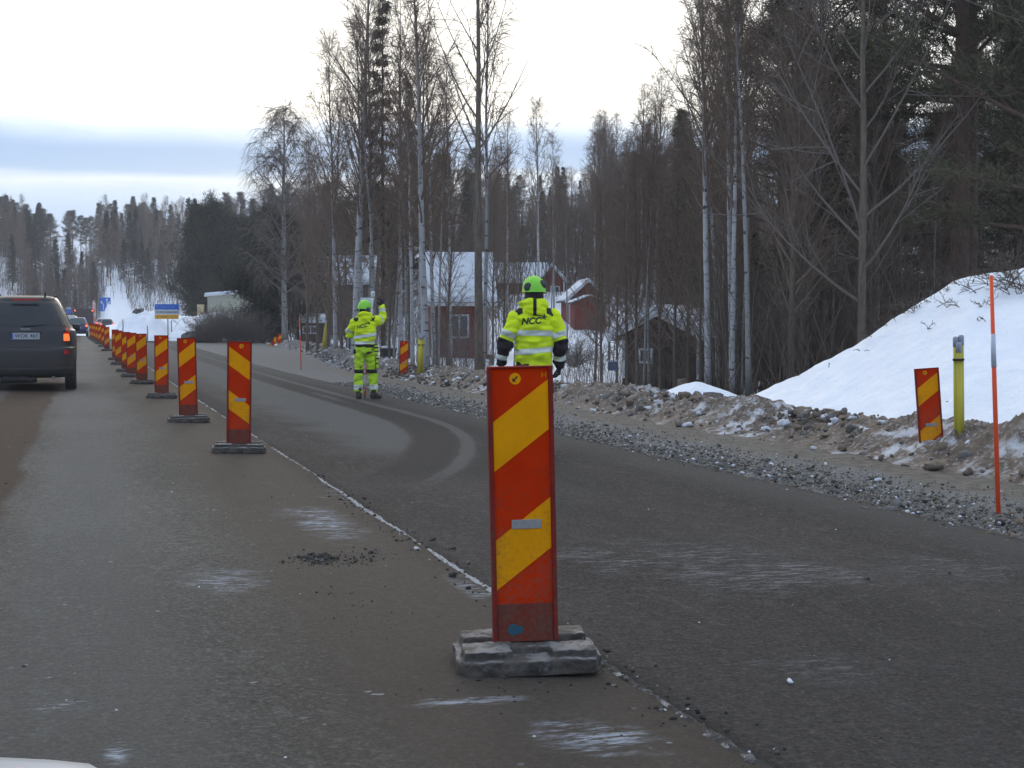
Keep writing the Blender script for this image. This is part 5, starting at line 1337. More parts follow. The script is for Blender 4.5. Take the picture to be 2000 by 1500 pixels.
# ---- bushes
def bush(seed, h, n=46, fan=.42, r=.010, m=None):
    rng = np.random.default_rng(seed)
    b = np.column_stack([rng.normal(0, .22 * h * .4, (n, 2)), np.full(n, -.1)])
    d = unit(np.column_stack([rng.normal(0, fan, (n, 2)), np.ones(n)])); L = h * rng.uniform(.6, 1.1, n)
    P1 = poly(b, d, L, 5, np.column_stack([d[:, :2] * .35, np.zeros(n)])); R1 = np.full((n, 5), r) * np.array([1, .85, .7, .5, .3])
    s = rng.uniform(.2, 1, n * 10); b2, d2 = sample(np.repeat(P1, 10, 0), s); d2 = unit(d2 + rng.normal(0, .5, d2.shape))
    L2 = h * rng.uniform(.1, .34, n * 10); P2 = poly(b2, d2, L2, 3, rng.normal(0, .2, d2.shape)); R2 = np.full((n * 10, 3), r * .6) * np.array([1, .7, .4])
    s = rng.uniform(.2, 1, n * 30); b3, d3 = sample(np.repeat(P2, 3, 0), s); L3 = h * rng.uniform(.05, .14, n * 30)
    P3 = poly(b3, unit(d3 + rng.normal(0, .6, d3.shape)), L3, 3, rng.normal(0, .2, d3.shape)); R3 = np.full((n * 30, 3), r * .42) * np.array([1, .7, .4])
    return cat_mesh('stems', [(*tubes(P1, R1, 4), 0), (*tubes(P2, R2, 3), 0), (*tubes(P3, R3, 3), 0)])
bm_ = [bush(300 + k, 2.4, r=.016) for k in range(3)]
for b in bm_: b.materials.append(m_twig3)
rb = random.Random(3)
for k in range(15):
    px = 398 + k * 10.2 + rb.uniform(-4, 4); D = rb.uniform(86, 98); p = at_ground(px, D)
    o = bpy.data.objects.new('bare_bush', bm_[k % 3]); COL.objects.link(o); o.location = p; s_ = rb.uniform(.75, 1.05); o.scale = (s_, s_, s_ * (1.0 if k < 12 else .8)); o.rotation_euler = (0, 0, rb.uniform(0, 6))
    tag(o, 'bare grey bush in the thicket below the pale shed', 'bush', 'thicket below the pale shed')
bs = bush(330, 1.0, 60, .8, .008); bs.materials.append(m_twig3)
o = bpy.data.objects.new('bare_bush', bs); COL.objects.link(o); o.location = at_depth(1122, 712, 46); tag(o, 'round leafless bush in the snow beside the nearer worker', 'bush')
# dry stalks poking out of the snow bank
def bank_pt(cpx, v):
    py = np.interp(cpx, [a[0] for a in rp], [a[1] for a in rp]); D1 = np.interp(cpx, [a[0] for a in rp], [a[2] for a in rp])
    D0 = min(8.75 * FPX / (math.cos(YAW) * (cpx - 170)), D1 - 1.2); top = at_depth(cpx, py, D1)
    p = at_depth(cpx, 640, D0 + (D1 - D0) * v); p.z = -.12 + (top.z + .12) * v ** 1.12; return p
rng = np.random.default_rng(90)
B, Dd, LL = [], [], []
def stalks(cpx, v, n, ln, sc, spread=.12):
    p = bank_pt(cpx, v)
    for _ in range(n):
        B.append((p.x + rng.normal(0, spread), p.y + rng.normal(0, spread), p.z - .03)); Dd.append((rng.normal(-.4, sc), rng.normal(0, sc), 1)); LL.append(ln * rng.uniform(.4, 1.2))
for cpx, v, n, ln, sc in [(1660, .99, 5, .25, .6), (1700, .98, 7, .3, .7), (1740, .97, 6, .25, .8), (1778, .97, 12, .35, .6), (1800, .96, 7, .4, .8), (1840, .98, 5, .3, .5), (1880, .97, 8, .3, .5), (1905, .9, 8, .35, .9), (1930, .8, 14, .22, 1.0), (1950, .93, 6, .35, .6), (1965, .97, 6, .6, .5), (1975, .95, 10, .6, .7), (1990, .88, 16, .7, .9), (2010, .85, 16, .8, .9), (1850, .9, 4, .2, .8), (1830, .75, 3, .15, 1), (1700, .85, 3, .12, 1), (1920, .72, 4, .12, .8), (1865, .84, 6, .3, 1.2), (1620, .9, 2, .12, 1), (1560, .99, 3, .15, .7), (1850, .28, 10, .12, .9), (1480, .95, 2, .12, 1)]:
    stalks(cpx, v, n, ln, sc)
B = np.array(B); Dd = unit(np.array(Dd)); LL = np.array(LL)
P1 = poly(B, Dd, LL, 4, np.column_stack([rng.normal(0, .2, (len(B), 2)), -.25 * np.ones(len(B))]))
s = rng.uniform(.3, 1, len(B) * 3); b2, d2 = sample(np.repeat(P1, 3, 0), s)
P2 = poly(b2, unit(d2 + rng.normal(0, .5, d2.shape)), np.repeat(LL, 3) * .3, 3, rng.normal(0, .2, d2.shape))
tag(link_mesh('dry_stalks', cat_mesh('dry_stalks', [(*tubes(P1, np.full((len(B), 4), .0055) * np.array([1, .8, .6, .4]), 4), 0), (*tubes(P2, np.full((len(b2), 3), .0035), 3), 0)]), mat('dry_stalk', (.10, .075, .055), rough=.9)), kind='stuff')
# ================================================================== PEOPLE
def ball(mb, c, r, sc=(1, 1, 1), n=14):
    prof = [(max(.001, math.sin(math.pi * k / 8)), -math.cos(math.pi * k / 8)) for k in range(9)]
    V = []; F = []
    for rr, h in prof:
        for k in range(n):
            a = 2 * math.pi * k / n; V.append((c[0] + r * sc[0] * rr * math.cos(a), c[1] + r * sc[1] * rr * math.sin(a), c[2] + r * sc[2] * h))
    for i in range(8):
        for k in range(n): F.append((i * n + k, i * n + (k + 1) % n, (i + 1) * n + (k + 1) % n, (i + 1) * n + k))
    F += [tuple(range(n))[::-1], tuple(8 * n + k for k in range(n))]
    mb.add(V, F)
def limb(mb, pts, rad, n=16):
    """smooth tapered limb through joints with rounded ends"""
    P = [Vector(p) for p in pts]; Q = []; RR = []
    for i in range(len(P) - 1):
        p0, p1, p2, p3 = P[max(i - 1, 0)], P[i], P[i + 1], P[min(i + 2, len(P) - 1)]
        for t in (0, .25, .5, .75):
            Q.append(.5 * (2 * p1 + (p2 - p0) * t + (2 * p0 - 5 * p1 + 4 * p2 - p3) * t * t + (3 * p1 - p0 - 3 * p2 + p3) * t ** 3) if len(P) > 2 else p1.lerp(p2, t))
            RR.append(rad[i] * (1 - t) + rad[i + 1] * t)
    Q.append(P[-1]); RR.append(rad[-1])
    mb.tube(Q, RR, n); ball(mb, Q[0], RR[0]); ball(mb, Q[-1], RR[-1])
def wrinkle(me, amp, f=(7, 7, 16), seed=0, keep=None):
    o = Vector((seed * 3.1, seed * 1.7, seed))
    N = [v.normal.copy() for v in me.vertices]
    for v, n in zip(me.vertices, N):
        c = v.co
        q = Vector((c.x * f[0], c.y * f[1], c.z * f[2])) + o
        d = noise.noise(q) + .5 * noise.noise(q * 2.1 + Vector((5, 1, 2))) - .6 * abs(noise.noise(Vector((c.x * 5 + c.z * 6, c.y * 5, c.z * 9 - c.x * 4)) + o))
        v.co = c + n * d * amp * (keep(c) if keep else 1)
    me.update()
def hand(mb, wrist, d, n, curl=.5, side=1, open_=0.0):
    """palm, four unequal fingers curling towards the palm normal n, and a thumb off the side of the palm"""
    w = Vector(wrist); d = Vector(d).normalized(); n = Vector(n); n = (n - d * n.dot(d)).normalized(); s = d.cross(n) * side
    def pt(a, b, c): return w + d * a + s * b + n * c
    mb.tube([pt(-.03, 0, 0), pt(.02, 0, 0), pt(.06, 0, 0), pt(.092, 0, .002)], [(.026, .026), (.040, .020), (.046, .019), (.044, .017)], 12, ref=s)
    ball(mb, pt(.092, 0, .002), .020, (1.1, 1.1, 1.0))
    for k, (b, L, r) in enumerate(((.037, .075, .0115), (.0125, .086, .012), (-.012, .080, .0115), (-.036, .062, .0105))):
        p = pt(.085, b * .95, 0); a = .12 + .10 * k * curl; pts = [p]; sp = b * (.25 + open_)
        for j, f in enumerate((.45, .32, .23)):
            a += curl * (.75, .95, .7)[j]
            p = p + (d * math.cos(a) + n * math.sin(a)) * L * f + s * sp * .25; pts.append(p)
        limb(mb, pts, [r, r * .97, r * .9, r * .8], 8)
    p = pt(.020, .038, .004)
    limb(mb, [p, p + d * .030 + s * .028 + n * .012, p + d * .060 + s * .036 + n * (.02 + .02 * curl), p + d * .082 + s * .034 + n * (.028 + .03 * curl)], [.015, .0135, .012, .010], 8)
def cut_assign(me, planes, pred, idx):
    bm = bmesh.new(); bm.from_mesh(me)
    for co, no in planes: bmesh.ops.bisect_plane(bm, geom=bm.verts[:] + bm.edges[:] + bm.faces[:], plane_co=co, plane_no=no)
    for f in bm.faces:
        if pred(f.calc_center_median(), f.normal): f.material_index = idx
    bm.to_mesh(me); bm.free(); me.update()
def project(me2d, target, origin, scale_x=1.0, off=.004, rot=0.0, name='logo', m=None, parent=None):
    """lay a flat mark (x right, y up) on the back of a garment"""
    bm = bmesh.new(); bm.from_mesh(me2d)
    bmesh.ops.rotate(bm, verts=bm.verts, cent=(0, 0, 0), matrix=Matrix.Rotation(rot, 3, 'Z'))
    xs_ = [v.co.x for v in bm.verts]; x = min(xs_)
    while x < max(xs_):
        bmesh.ops.bisect_plane(bm, geom=bm.verts[:] + bm.edges[:] + bm.faces[:], plane_co=(x, 0, 0), plane_no=(1, 0, 0)); x += .012
    ys_ = [v.co.y for v in bm.verts]; y = min(ys_)
    while y < max(ys_):
        bmesh.ops.bisect_plane(bm, geom=bm.verts[:] + bm.edges[:] + bm.faces[:], plane_co=(0, y, 0), plane_no=(0, 1, 0)); y += .012
    tb = bmesh.new(); tb.from_mesh(target); tree = BVHTree.FromBMesh(tb); tb.free()
    for v in bm.verts:
        o = Vector((origin[0] + v.co.x, -2, origin[1] + v.co.y)); h = tree.ray_cast(o, Vector((0, 1, 0)))
        v.co = (h[0] - Vector((0, off, 0))) if h[0] else Vector((o.x, 0, o.z))
    me = bpy.data.meshes.new(name); bm.to_mesh(me); bm.free()
    return link_mesh(name, me, m, parent)
def star_swoosh(s):
    """a five-pointed star with a thin tapering tail to its left"""
    V = []; 
    for k in range(10):
        a = math.pi / 2 + k * math.pi / 5 - .22; r = s * (1.0 if k % 2 == 0 else .40); V.append((r * math.cos(a), r * math.sin(a), 0))
    bm = bmesh.new()
    vs = [bm.verts.new(v) for v in V]; c = bm.verts.new((0, 0, 0))
    for k in range(10): bm.faces.new((c, vs[k], vs[(k + 1) % 10]))
    t = [bm.verts.new(v) for v in ((-s * .5, s * .10, 0), (-s * .4, s * .42, 0), (-s * 2.2, s * .62, 0), (-s * 3.4, s * .62, 0), (-s * 2.2, s * .40, 0))]
    bm.faces.new(t)
    me = bpy.data.meshes.new('star'); bm.to_mesh(me); bm.free(); return me
m_hiv = mat('hi_vis_yellow', (.72, .88, .018), rough=.8, spec=.2, color2=(.50, .62, .04), vs=5, thr=(.45, .8), bump=.25, bs=60)
m_hivg = mat('hi_vis_trousers', (.50, .72, .030), rough=.8, spec=.2, color2=(.40, .58, .035), vs=5, bump=.25, bs=60)
m_navy = mat('dark_fabric', (.022, .018, .022), rough=.85, spec=.2, color2=(.040, .030, .030), vs=8, bump=.3, bs=60)
m_refl = mat('reflective_tape', (.64, .66, .60), rough=.45, color2=(.54, .56, .51), vs=14)
m_glove = mat('glove', (.018, .016, .018), rough=.85)
m_skin = mat('skin', (.45, .25, .17), rough=.55, spec=.3)
m_helm = mat('helmet_green', (.22, .62, .03), rough=.4, spec=.5)
m_muff = mat('earmuff', (.045, .045, .042), rough=.6)
m_visor = mat('clear_visor', (.65, .68, .70), rough=.08, alpha=.45, spec=.7)
m_gog = mat('goggles', (.60, .40, .02), rough=.2)
m_logo = mat('logo_print', (.030, .045, .015), rough=.7)
m_boot = mat('boot', (.030, .025, .022), rough=.7, color2=(.06, .05, .04), vs=10)
def head_and_helmet(root, body_mb, hz, yaw, muffs, visor, shell_scale=1.0):
    """returns helmet; head shapes are added to the body; hz: head centre height, yaw: turn of the head"""
    Rm = Matrix.Rotation(yaw, 3, 'Z'); c = Vector((0, .025, hz))
    q = lambda x, y, z: c + Rm @ Vector((x, y, z))
    ball(body_mb, q(0, -.005, .035), .098, (.80, 1.0, 1.02)); ball(body_mb, q(0, .025, -.045), .075, (.80, .95, 1.05)); ball(body_mb, q(0, .065, -.085), .036, (1, .9, .8))
    body_mb.tube([q(0, .085, .03), q(0, .112, -.012), q(0, .10, -.028)], [.010, .015, .012], 8)
    for s in (-1, 1):
        ball(body_mb, q(s * .078, -.005, -.012), .024, (.5, .8, 1.2)); ball(body_mb, q(s * .032, .078, .022), .014)
    body_mb.tube([q(-.024, .098, -.062), q(0, .103, -.062), q(.024, .098, -.062)], [.006, .008, .006], 6)
    limb(body_mb, [(0, -.01, hz - .20), (0, .0, hz - .10), c], [.070, .062, .07])
    S = MB(); V = []; F = []; N, Mh = 36, 14
    for j in range(Mh + 1):
        ph = (math.pi / 2) * j / Mh * 1.12
        for k in range(N):
            a = 2 * math.pi * k / N; r = math.sin(min(ph, math.pi / 2)); z = math.cos(ph)
            rid = 1 + .035 * max(0, math.cos(2 * a)) ** 8 * (j > 2)
            x, y, zz = .118 * r * math.cos(a), .142 * r * math.sin(a) * rid, .128 * z
            if ph > math.pi / 2: zz = .128 * z
            if j == Mh: x *= 1.04; y *= 1.03
            V.append(q(x, y - .004, zz + .045 - (.018 if y < 0 else -.004) * r))
    for j in range(Mh):
        for k in range(N): F.append((j * N + k, j * N + (k + 1) % N, (j + 1) * N + (k + 1) % N, (j + 1) * N + k))
    S.add(V, F)
    pk = []
    for k in range(13):
        a = math.pi * (.18 + .64 * k / 12); pk.append((math.cos(a), math.sin(a)))
    V = [q(.120 * x, .146 * y - .004, .034) for x, y in pk] + [q(.122 * x, .146 * y + .042 * y, .022) for x, y in pk] + [q(.120 * x, .146 * y - .004, .024) for x, y in pk] + [q(.122 * x, .146 * y + .042 * y, .014) for x, y in pk]
    S.add(V, [(i, i + 1, i + 14, i + 13) for i in range(12)] + [(26 + i, 39 + i, 40 + i, 27 + i) for i in range(12)] + [(13 + i, 14 + i, 40 + i, 39 + i) for i in range(12)])
    for s in (-1, 0, 1):   # raised vents
        S.tube([q(s * .05, -.09, .125 - abs(s) * .012), q(s * .052, 0, .166 - abs(s) * .014), q(s * .05, .08, .135 - abs(s) * .012)], [.008, .010, .008], 6)
    hel = S.build('helmet', m_helm, root, smooth=True)
    for (px_, py_, pz_, nx, ny, nz) in muffs:
        n = Vector((nx, ny, nz)).normalized(); o = Vector((px_, py_, pz_)); rot = n.to_track_quat('Z', 'Y').to_matrix()
        m1 = MB(); m1.lathe([(.030, -.024), (.043, -.020), (.045, .0), (.036, .014), (.010, .018)], 20)
        m1.v = [tuple(q(*(o + rot @ Vector(v)))) for v in m1.v]; mu = m1.build('earmuff', m_muff, hel, smooth=True)
        m2 = MB(); V = []; F = []
        for a_ in range(24):
            for b_ in range(8):
                A, B_ = a_ * math.pi / 12, b_ * math.pi / 4; r = .047 + .0055 * math.cos(B_); V.append(tuple(q(*(o + rot @ Vector((r * math.cos(A), r * math.sin(A), -.012 + .0055 * math.sin(B_)))))))
                F.append((a_ * 8 + b_, ((a_ + 1) % 24) * 8 + b_, ((a_ + 1) % 24) * 8 + (b_ + 1) % 8, a_ * 8 + (b_ + 1) % 8))
        m2.add(V, F); m2.build('muff_rim', m_helm, mu, smooth=True)
        m3 = MB(); m3.tube([q(*o), q(*(o * .55 + Vector((nx * .03, .02, .09)))), q(0, .0, .16)], [.007, .006, .005], 6); m3.build('muff_arm', m_muff, hel)
    if visor:
        m4 = MB(); V = []; F = []
        for j in range(7):
            for k in range(17):
                a = math.pi * (.08 + .84 * k / 16); t = j / 6
                V.append(tuple(q(.140 * math.cos(a) * (1 + .10 * t), .165 * math.sin(a) + .05 * t - .01, .085 + .13 * t)))
        for j in range(6):
            for k in range(16): F.append((j * 17 + k, j * 17 + k + 1, (j + 1) * 17 + k + 1, (j + 1) * 17 + k))
        m4.add(V, F); o = m4.build('visor', m_visor, hel, smooth=True)
        md = o.modifiers.new('t', 'SOLIDIFY'); md.thickness = .003
    return hel, q
def build_worker(label, J, jacket, trousers, head_yaw, muffs, visor, near):
    root = thing('person', label=label, cat='person', group=None)
    hz = J['hz']; B = MB()
    # ---- body: one continuous surface with hands and head
    B.tube([(0, 0, .86), (0, 0, 1.0), (0, .0, 1.2), (0, .0, 1.38), (0, 0, 1.47), (0, 0, 1.52)], [(.155, .11), (.165, .12), (.15, .105), (.175, .115), (.17, .095), (.10, .075)], 20, ref=(1, 0, 0))
    for s, A in ((-1, J['armL']), (1, J['armR'])):
        limb(B, A[:3], [.062, .046, .030]); d = (Vector(A[2]) - Vector(A[1])).normalized()
        hd = J['handL' if s < 0 else 'handR']
        hand(B, Vector(A[2]) + d * .02, hd[0], hd[1], hd[2], hd[3], hd[4])
        Lg = J['legL' if s < 0 else 'legR']
        limb(B, Lg, [.090, .060, .045]); 
    hel, q = head_and_helmet(root, B, hz, head_yaw, muffs, visor)
    bme = remeshed(B, .0065 if near else .008, 2, 'body')
    wr = [Vector(J['armL'][2]), Vector(J['armR'][2])]
    body = link_mesh('body', bme, [m_navy, m_skin, m_glove], root, True)
    Rm = Matrix.Rotation(-head_yaw, 3, 'Z')
    for p in bme.polygons:
        c = p.center
        if min((c - w).length for w in wr) < .24 and c.z < 2.2 and not (abs(c.x) < .1 and c.z > hz - .15): p.material_index = 2
        else:
            l = Rm @ (c - Vector((0, .025, hz)))
            if l.y > .035 and -.06 < l.z < .06 and abs(l.x) < .085: p.material_index = 1
    # scarf / balaclava round the neck
    sc = MB(); sc.tube([(0, .0, hz - .20), (0, .0, hz - .12), (0, .005, hz - .05), (0, .01, hz + .01)], [(.115, .105), (.108, .105), (.096, .108), (.094, .105)], 20, ref=(1, 0, 0))
    sme = remeshed(sc, .009, 3, 'scarf'); wrinkle(sme, .006, (9, 9, 20), 3); link_mesh('scarf', sme, m_navy, root, True)
    # ---- trousers
    T = MB(); T.tube([(0, 0, .84), (0, -.005, .92), (0, -.005, 1.02)], [(.175, .135), (.185, .145), (.175, .13)], 20, ref=(1, 0, 0))
    for s in (-1, 1):
        Lg = J['legL' if s < 0 else 'legR']; hp, kn, an = [Vector(p) for p in Lg]
        limb(T, [hp, kn, an + Vector((0, .0, .06))], [.108, .086, .080])
    tme = remeshed(T, .010, 3, 'trousers'); wrinkle(tme, .024, (7, 7, 13), 5)
    tro = link_mesh('trousers', tme, [trousers, m_navy], root, True)
    for s in (-1, 1):
        an = Vector(J['legL' if s < 0 else 'legR'][2]); yaw = J['footL' if s < 0 else 'footR']
        bt = MB(); Rf = Matrix.Rotation(yaw, 3, 'Z')
        pts = [an + Rf @ Vector(v) for v in ((0, -.075, -.045), (0, -.03, -.035), (0, .06, -.048), (0, .14, -.056), (0, .185, -.058))]
        bt.tube(pts, [(.040, .040), (.048, .055), (.050, .045), (.050, .036), (.035, .026)], 14, ref=Rf @ Vector((1, 0, 0)))
        bt.tube([an + Vector((0, -.02, -.03)), an + Vector((0, -.01, .12))], [.056, .062], 14)
        bm_ = remeshed(bt, .009, 3, 'boot')
        for v in bm_.vertices: v.co.z = max(v.co.z, .012)
        bo = link_mesh('boot', bm_, m_boot, root, True)
        so_ = MB(); pl = []
        for k in range(20):
            a = 2 * math.pi * k / 20; v = Rf @ Vector((.050 * math.cos(a), .055 + .135 * math.sin(a), 0)); pl.append((an.x + v.x, an.y + v.y))
        so_.prism(pl, 0, .022, 'z'); so_.build('sole', m_boot, bo)
    # ---- jacket
    Jk = MB(); rings = jacket['rings']
    Jk.tube([(0, r[3], r[0]) for r in rings], [(r[1], r[2]) for r in rings], 24, ref=(1, 0, 0))
    for s, A in ((-1, J['armL']), (1, J['armR'])): ball(Jk, Vector(A[0]) + Vector((-s * .03, 0, -.005)), .092, (1, .95, .95)); limb(Jk, [(s * .06, 0, 1.50), Vector(A[0]) + Vector((0, 0, .01))], [.075, .078])
    hc = hz - .13     # hood and collar
    V = []
    for k in range(25):
        a = 2 * math.pi * k / 24; V.append(Vector((.118 * math.cos(a), .095 * math.sin(a) - .012, hc + .010 + (.018 if math.sin(a) < 0 else -.03) * abs(math.sin(a)))))
    Jk.tube(V, [.046] * 25, 12, cap=False)
    ball(Jk, (0, -.085, hc - .05), .085, (1.35, .75, .85)); ball(Jk, (0, -.07, hc - .0), .075, (1.35, .6, .7))
    jme = remeshed(Jk, .0095, 4, 'jacket'); wrinkle(jme, jacket.get('wr', .034), (4.5, 4.5, 12), jacket['seed'])
    jk = link_mesh('jacket', jme, [m_hiv, m_navy], root, True)
    for (za, zb, tilt) in jacket['bands']:
        no = Vector((-math.sin(tilt), 0, math.cos(tilt)))
        patch(jme, [(Vector((0, 0, za)), -no), (Vector((0, 0, zb)), no)], lambda c, n: abs(c.z - za) < .25, .004, 'reflective_band', m_refl, jk)
    if 'dark_hem' in jacket:
        za, zb = jacket['dark_hem']; patch(jme, [(Vector((0, 0, za)), Vector((0, 0, -1))), (Vector((0, 0, zb)), Vector((0, 0, 1)))], lambda c, n: c.z < zb + .05, .003, 'dark_hem', m_navy, jk)
    for s in (-1, 1):  # dark shoulder yokes
        patch(jme, [(Vector((s * .120, 0, 1.4)), Vector((-s, 0, 0))), (Vector((s * .205, 0, 1.47)), Vector((s * .8, 0, .25))), (Vector((s * .150, 0, jacket['yoke'] + .012)), Vector((-s * .45, 0, -1)))], lambda c, n: c.x * s > .1 and c.z > 1.4 and not (c.z > hc - .03 and math.hypot(c.x, c.y + .012) < .168), .004, 'shoulder_patch', m_navy, jk)
    for s, A in ((-1, J['armL']), (1, J['armR'])):
        a, b, c = [Vector(p) for p in A[:3]]
        S_ = MB(); d2 = (c - b).normalized()
        limb(S_, [a, b, c - d2 * .005], [.088, .080, .060]); sm = remeshed(S_, .009, 3, 'sleeve'); wrinkle(sm, .028, (7, 7, 12), 7 + s)
        sl = link_mesh('sleeve', sm, [m_hiv, m_navy], jk, True)
        d1 = (b - a).normalized(); L1 = (b - a).length; L2 = (c - b).length
        for (seg, t0, t1) in jacket['arm_bands']:
            o, d, L = (a, d1, L1) if seg == 0 else (b, d2, L2)
            near_ = (lambda cc, n, o=o, d=d, L=L: -.1 * L < (cc - o).dot(d) < 1.15 * L and ((cc - o) - d * (cc - o).dot(d)).length < .14)
            patch(sm, [(o + d * L * t0, -d), (o + d * L * t1, d)], near_, .004, 'reflective_band', m_refl, sl)
        if jacket['dark_fore'] is not None:
            t0 = jacket['dark_fore']; o = a + d1 * L1 * t0
            patch(sm, [(o, -(d1 * .9 + d2 * .1).normalized())], lambda cc, n: True, .0032, 'dark_forearm', m_navy, sl)
    if jacket.get('slit'):
        patch(jme, [(Vector((-.017, 0, 0)), Vector((-1, 0, 0))), (Vector((.017, 0, 0)), Vector((1, 0, 0))), (Vector((0, 0, hc - .10)), Vector((0, 0, -1)))], lambda c, n: n.y < 0.2 and c.z > hc - .2, .004, 'hood_strap', m_navy, jk)
    lx, lz, ls, lr = jacket['logo']
    lg = project(text_mesh('NCC', ls, .25, 0, .0035), jme, (lx, lz), off=.005, rot=lr, name='lettering', m=m_logo, parent=jk)
    project(star_swoosh(ls * .42), jme, (lx + ls * 1.50 * math.cos(lr), lz + ls * .42 + ls * 1.30 * math.sin(lr)), off=.005, rot=lr, name='star_logo', m=m_logo, parent=jk)
    return root, q, tme, tro, jk
# ---- nearer worker: long parka, arms hanging, looking ahead
p = at_z(1043, 889, right_z)
J2 = dict(hz=1.665, armL=[(-.192, 0, 1.402), (-.285, -.035, 1.18), (-.335, .045, .955)], armR=[(.192, 0, 1.402), (.262, -.03, 1.175), (.262, .05, .945)],
          handL=((-.15, .25, -1), (.9, .3, 0), .55, 1, .15), handR=((0, .2, -1), (-1, .2, 0), .6, -1, .1),
          legL=[(-.095, 0, .90), (-.115, .02, .50), (-.125, -.01, .095)], legR=[(.095, 0, .90), (.11, .03, .50), (.12, .02, .095)], footL=.15, footR=-.2)
rings2 = [(.845, .185, .150, -.005), (.90, .190, .155, -.005), (1.0, .198, .158, -.005), (1.12, .200, .155, 0), (1.25, .205, .152, 0), (1.36, .212, .148, 0), (1.44, .205, .132, 0), (1.50, .165, .108, 0), (1.545, .11, .095, 0)]
w2, q2, _, _, jk2 = build_worker('nearer worker in a long hi-vis yellow jacket and green helmet, arms hanging', J2,
    dict(rings=rings2, bands=[(1.225, 1.280, R(-1)), (1.045, 1.100, R(5))], arm_bands=[(0, .66, .88), (1, .62, .84)], dark_fore=1.0, yoke=1.425, logo=(-.040, 1.372, .090, R(3)), seed=2, slit=True), m_navy, R(14),
    [(-.088, -.085, .055, -.55, -.9, .05), (.070, -.100, .085, .5, -.9, .25)], False, True)
w2.location = (p.x, p.y, right_z(p.x, p.y)); w2.rotation_euler = (0, 0, -math.atan2(p.x, p.y) + R(3))
s_ = MB(); s_.tube([q2(-.105, -.02, -.005), q2(-.092, .06, .008), q2(-.05, .105, .012), q2(0, .118, .012), q2(.05, .105, .012), q2(.092, .06, .008), q2(.105, -.02, -.005)], [.010, .020, .026, .024, .026, .020, .010], 8)
s_.build('goggles', m_gog, w2, smooth=True)
# ---- farther worker: waving the right arm, left hand on the survey pole
p = at_z(713, 779, right_z)
J1 = dict(hz=1.655, armL=[(-.192, 0, 1.405), (-.275, .10, 1.20), (-.030, .265, 1.235)], armR=[(.195, 0, 1.44), (.330, .115, 1.475), (.335, .175, 1.70)],
          handL=((.75, .45, .15), (.55, -.75, 0), 1.0, -1, 0.0), handR=((-.10, .12, 1), (-.3, 1, 0), .35, 1, .35),
          legL=[(-.095, 0, .90), (-.115, .0, .50), (-.120, -.03, .095)], legR=[(.095, 0, .90), (.135, .02, .50), (.165, .0, .095)], footL=R(-8), footR=R(-48))
rings1 = [(.955, .182, .140, 0), (1.0, .186, .148, 0), (1.1, .186, .148, 0), (1.25, .200, .150, 0), (1.36, .212, .148, 0), (1.44, .205, .132, 0), (1.50, .165, .108, 0), (1.545, .11, .095, 0)]
w1, q1, tme1, tro1, jk1 = build_worker('farther worker raising one arm beside a survey pole, hi-vis jacket and trousers', J1,
    dict(rings=rings1, bands=[(1.135, 1.195, R(8)), (1.010, 1.062, R(2))], dark_hem=(.94, 1.010), arm_bands=[(0, .55, .80), (1, .55, .82)], dark_fore=None, yoke=1.42, logo=(-.065, 1.335, .090, R(12)), seed=6, wr=.034), m_hivg, R(-40),
    [(-.100, -.075, .010, -.8, -.7, .0), (.108, -.045, -.005, 1, -.35, .0)], True, False)
w1.location = (p.x, p.y, right_z(p.x, p.y)); w1.rotation_euler = (0, 0, -math.atan2(p.x, p.y) + R(4))
for s in (-1, 1):
    k = (lambda c, n, s=s: c.x * s > .0)
    patch(tme1, [(Vector((0, 0, .475)), Vector((0, 0, -1))), (Vector((0, 0, .545)), Vector((0, 0, 1)))], k, .004, 'knee_band', m_navy, tro1)
    patch(tme1, [(Vector((0, 0, .175)), Vector((0, 0, -1))), (Vector((0, 0, .262)), Vector((0, 0, 1)))], k, .004, 'reflective_band', m_refl, tro1)
patch(tme1, [(Vector((.015, 0, 0)), Vector((-1, 0, 0))), (Vector((.135, 0, 0)), Vector((1, 0, 0))), (Vector((0, 0, .825)), Vector((.2, 0, -1))), (Vector((0, 0, .862)), Vector((-.15, 0, 1)))], lambda c, n: n.y < 0 and c.z > .7, .005, 'back_pocket', m_navy, tro1)
patch(tme1, [(Vector((.135, 0, 0)), Vector((-1, 0, .08))), (Vector((.150, 0, 0)), Vector((1, 0, -.08))), (Vector((0, 0, .55)), Vector((0, 0, -1)))], lambda c, n: n.y < 0.1 and c.z > .5 and c.x > 0, .005, 'side_stripe', m_navy, tro1)
for (x, y, z, w, d, h) in ((.205, -.04, .90, .075, .12, .17), (.222, -.01, .68, .05, .12, .22)):
    b_ = MB(); b_.box((x, y, z), (w, d, h)); po = b_.build('holster_pocket', m_hivg, tro1, bevel=.02, seg=3)
    b_ = MB(); b_.box((x, y, z + h * .28), (w + .008, d + .008, .028)); b_.box((x, y, z - h * .12), (w + .008, d + .008, .022)); b_.build('pocket_flap', m_navy, po, bevel=.004)
b_ = MB(); b_.box((-.185, -.02, .875), (.05, .09, .09)); b_.build('belt_pouch', m_navy, tro1, bevel=.02)
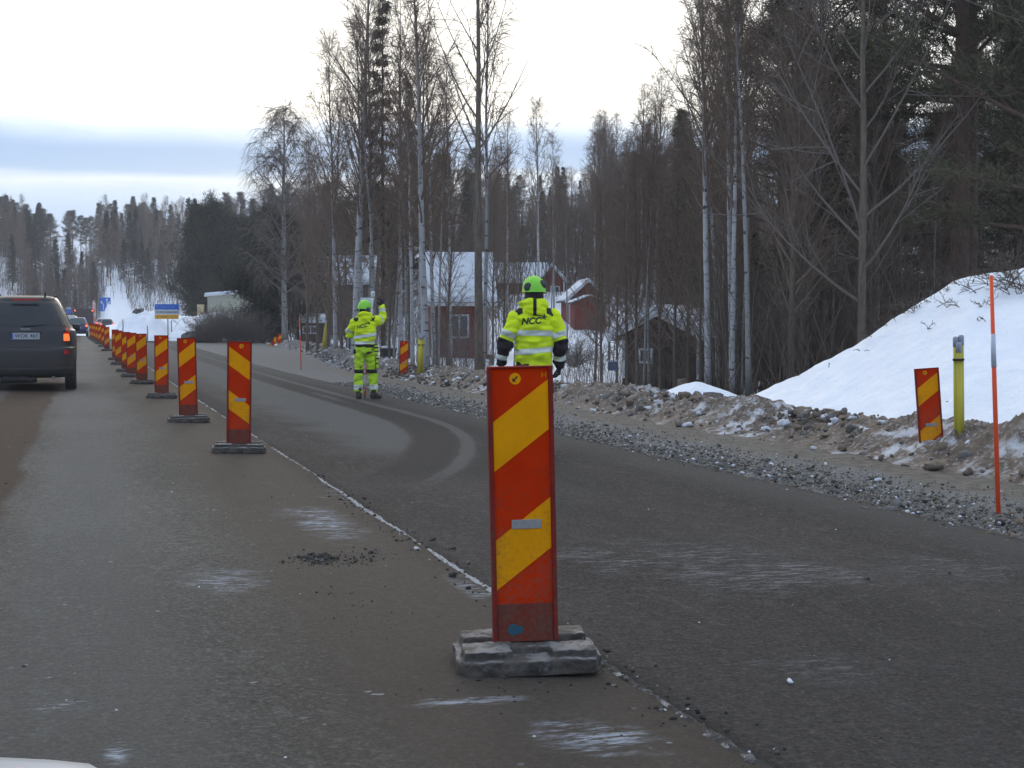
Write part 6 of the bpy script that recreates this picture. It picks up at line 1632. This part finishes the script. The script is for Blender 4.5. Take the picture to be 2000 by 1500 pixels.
# survey pole the worker holds
R1 = Matrix.Rotation(w1.rotation_euler.z, 3, 'Z'); O1 = Vector(w1.location)
base = O1 + R1 @ Vector((.015, .335, 0)); top = O1 + R1 @ Vector((.190, .345, 2.02))
base.z = right_z(base.x, base.y); d = top - base
sp = thing('survey_pole', base, label='white and red survey pole with a small receiver on top, held by the farther worker', cat='survey pole')
m_pw = mat('pole_white', (.66, .67, .68), rough=.5); m_pr = mat('pole_red', (.55, .05, .03), rough=.5)
b_ = MB(); b_.tube([d * .02, d * .93], [.014, .014], 10); b_.build('pole', m_pw, sp, smooth=True)
for a, c in ((.22, .33), (.02, .10)):
    b_ = MB(); b_.tube([d * a, d * c], [.0155, .0155], 10); b_.build('red_band', m_pr, sp, smooth=True)
b_ = MB(); b_.tube([d * 0, d * .02], [.004, .014], 8); b_.build('tip', m_blk, sp)
b_ = MB(); b_.lathe([(.02, .0), (.034, .008), (.036, .09), (.030, .10), (.012, .104)], 16); b_.v = [tuple(Vector(v) + d * .935) for v in b_.v]; rc = b_.build('receiver', m_pw, sp, smooth=True)
b_ = MB(); b_.box(d * .935 + Vector((0, -.036, .055)), (.022, .006, .022)); b_.build('lens', m_blk, rc)
b_ = MB(); b_.lathe([(.02, -.03), (.026, -.03), (.026, 0), (.02, .0)], 12); b_.v = [tuple(Vector(v) + d * .935) for v in b_.v]; b_.build('mount', m_blk, sp)
b_ = MB(); b_.box(d * .71 + Vector((.115, 0, 0)), (.15, .05, .045)); b_.box(d * .71 + Vector((.03, 0, 0)), (.06, .02, .02)); b_.build('controller', mat('controller_yellow', (.62, .52, .16), rough=.6), sp, bevel=.008)
# ================================================================== AIR: one closed box of thin haze round the whole scene
hb = MB(); hb.box((60, 480, 22), (700, 1120, 52))
m_haze = bpy.data.materials.new('haze'); m_haze.use_nodes = True
ht = m_haze.node_tree
for n in list(ht.nodes): ht.nodes.remove(n)
hv = ht.nodes.new('ShaderNodeVolumePrincipled'); hv.inputs['Color'].default_value = (.92, .94, 1.0, 1); hv.inputs['Density'].default_value = .0006; hv.inputs['Anisotropy'].default_value = .2
ho = ht.nodes.new('ShaderNodeOutputMaterial'); ht.links.new(hv.outputs[0], ho.inputs['Volume'])
tag(hb.build('haze', m_haze), kind='stuff')
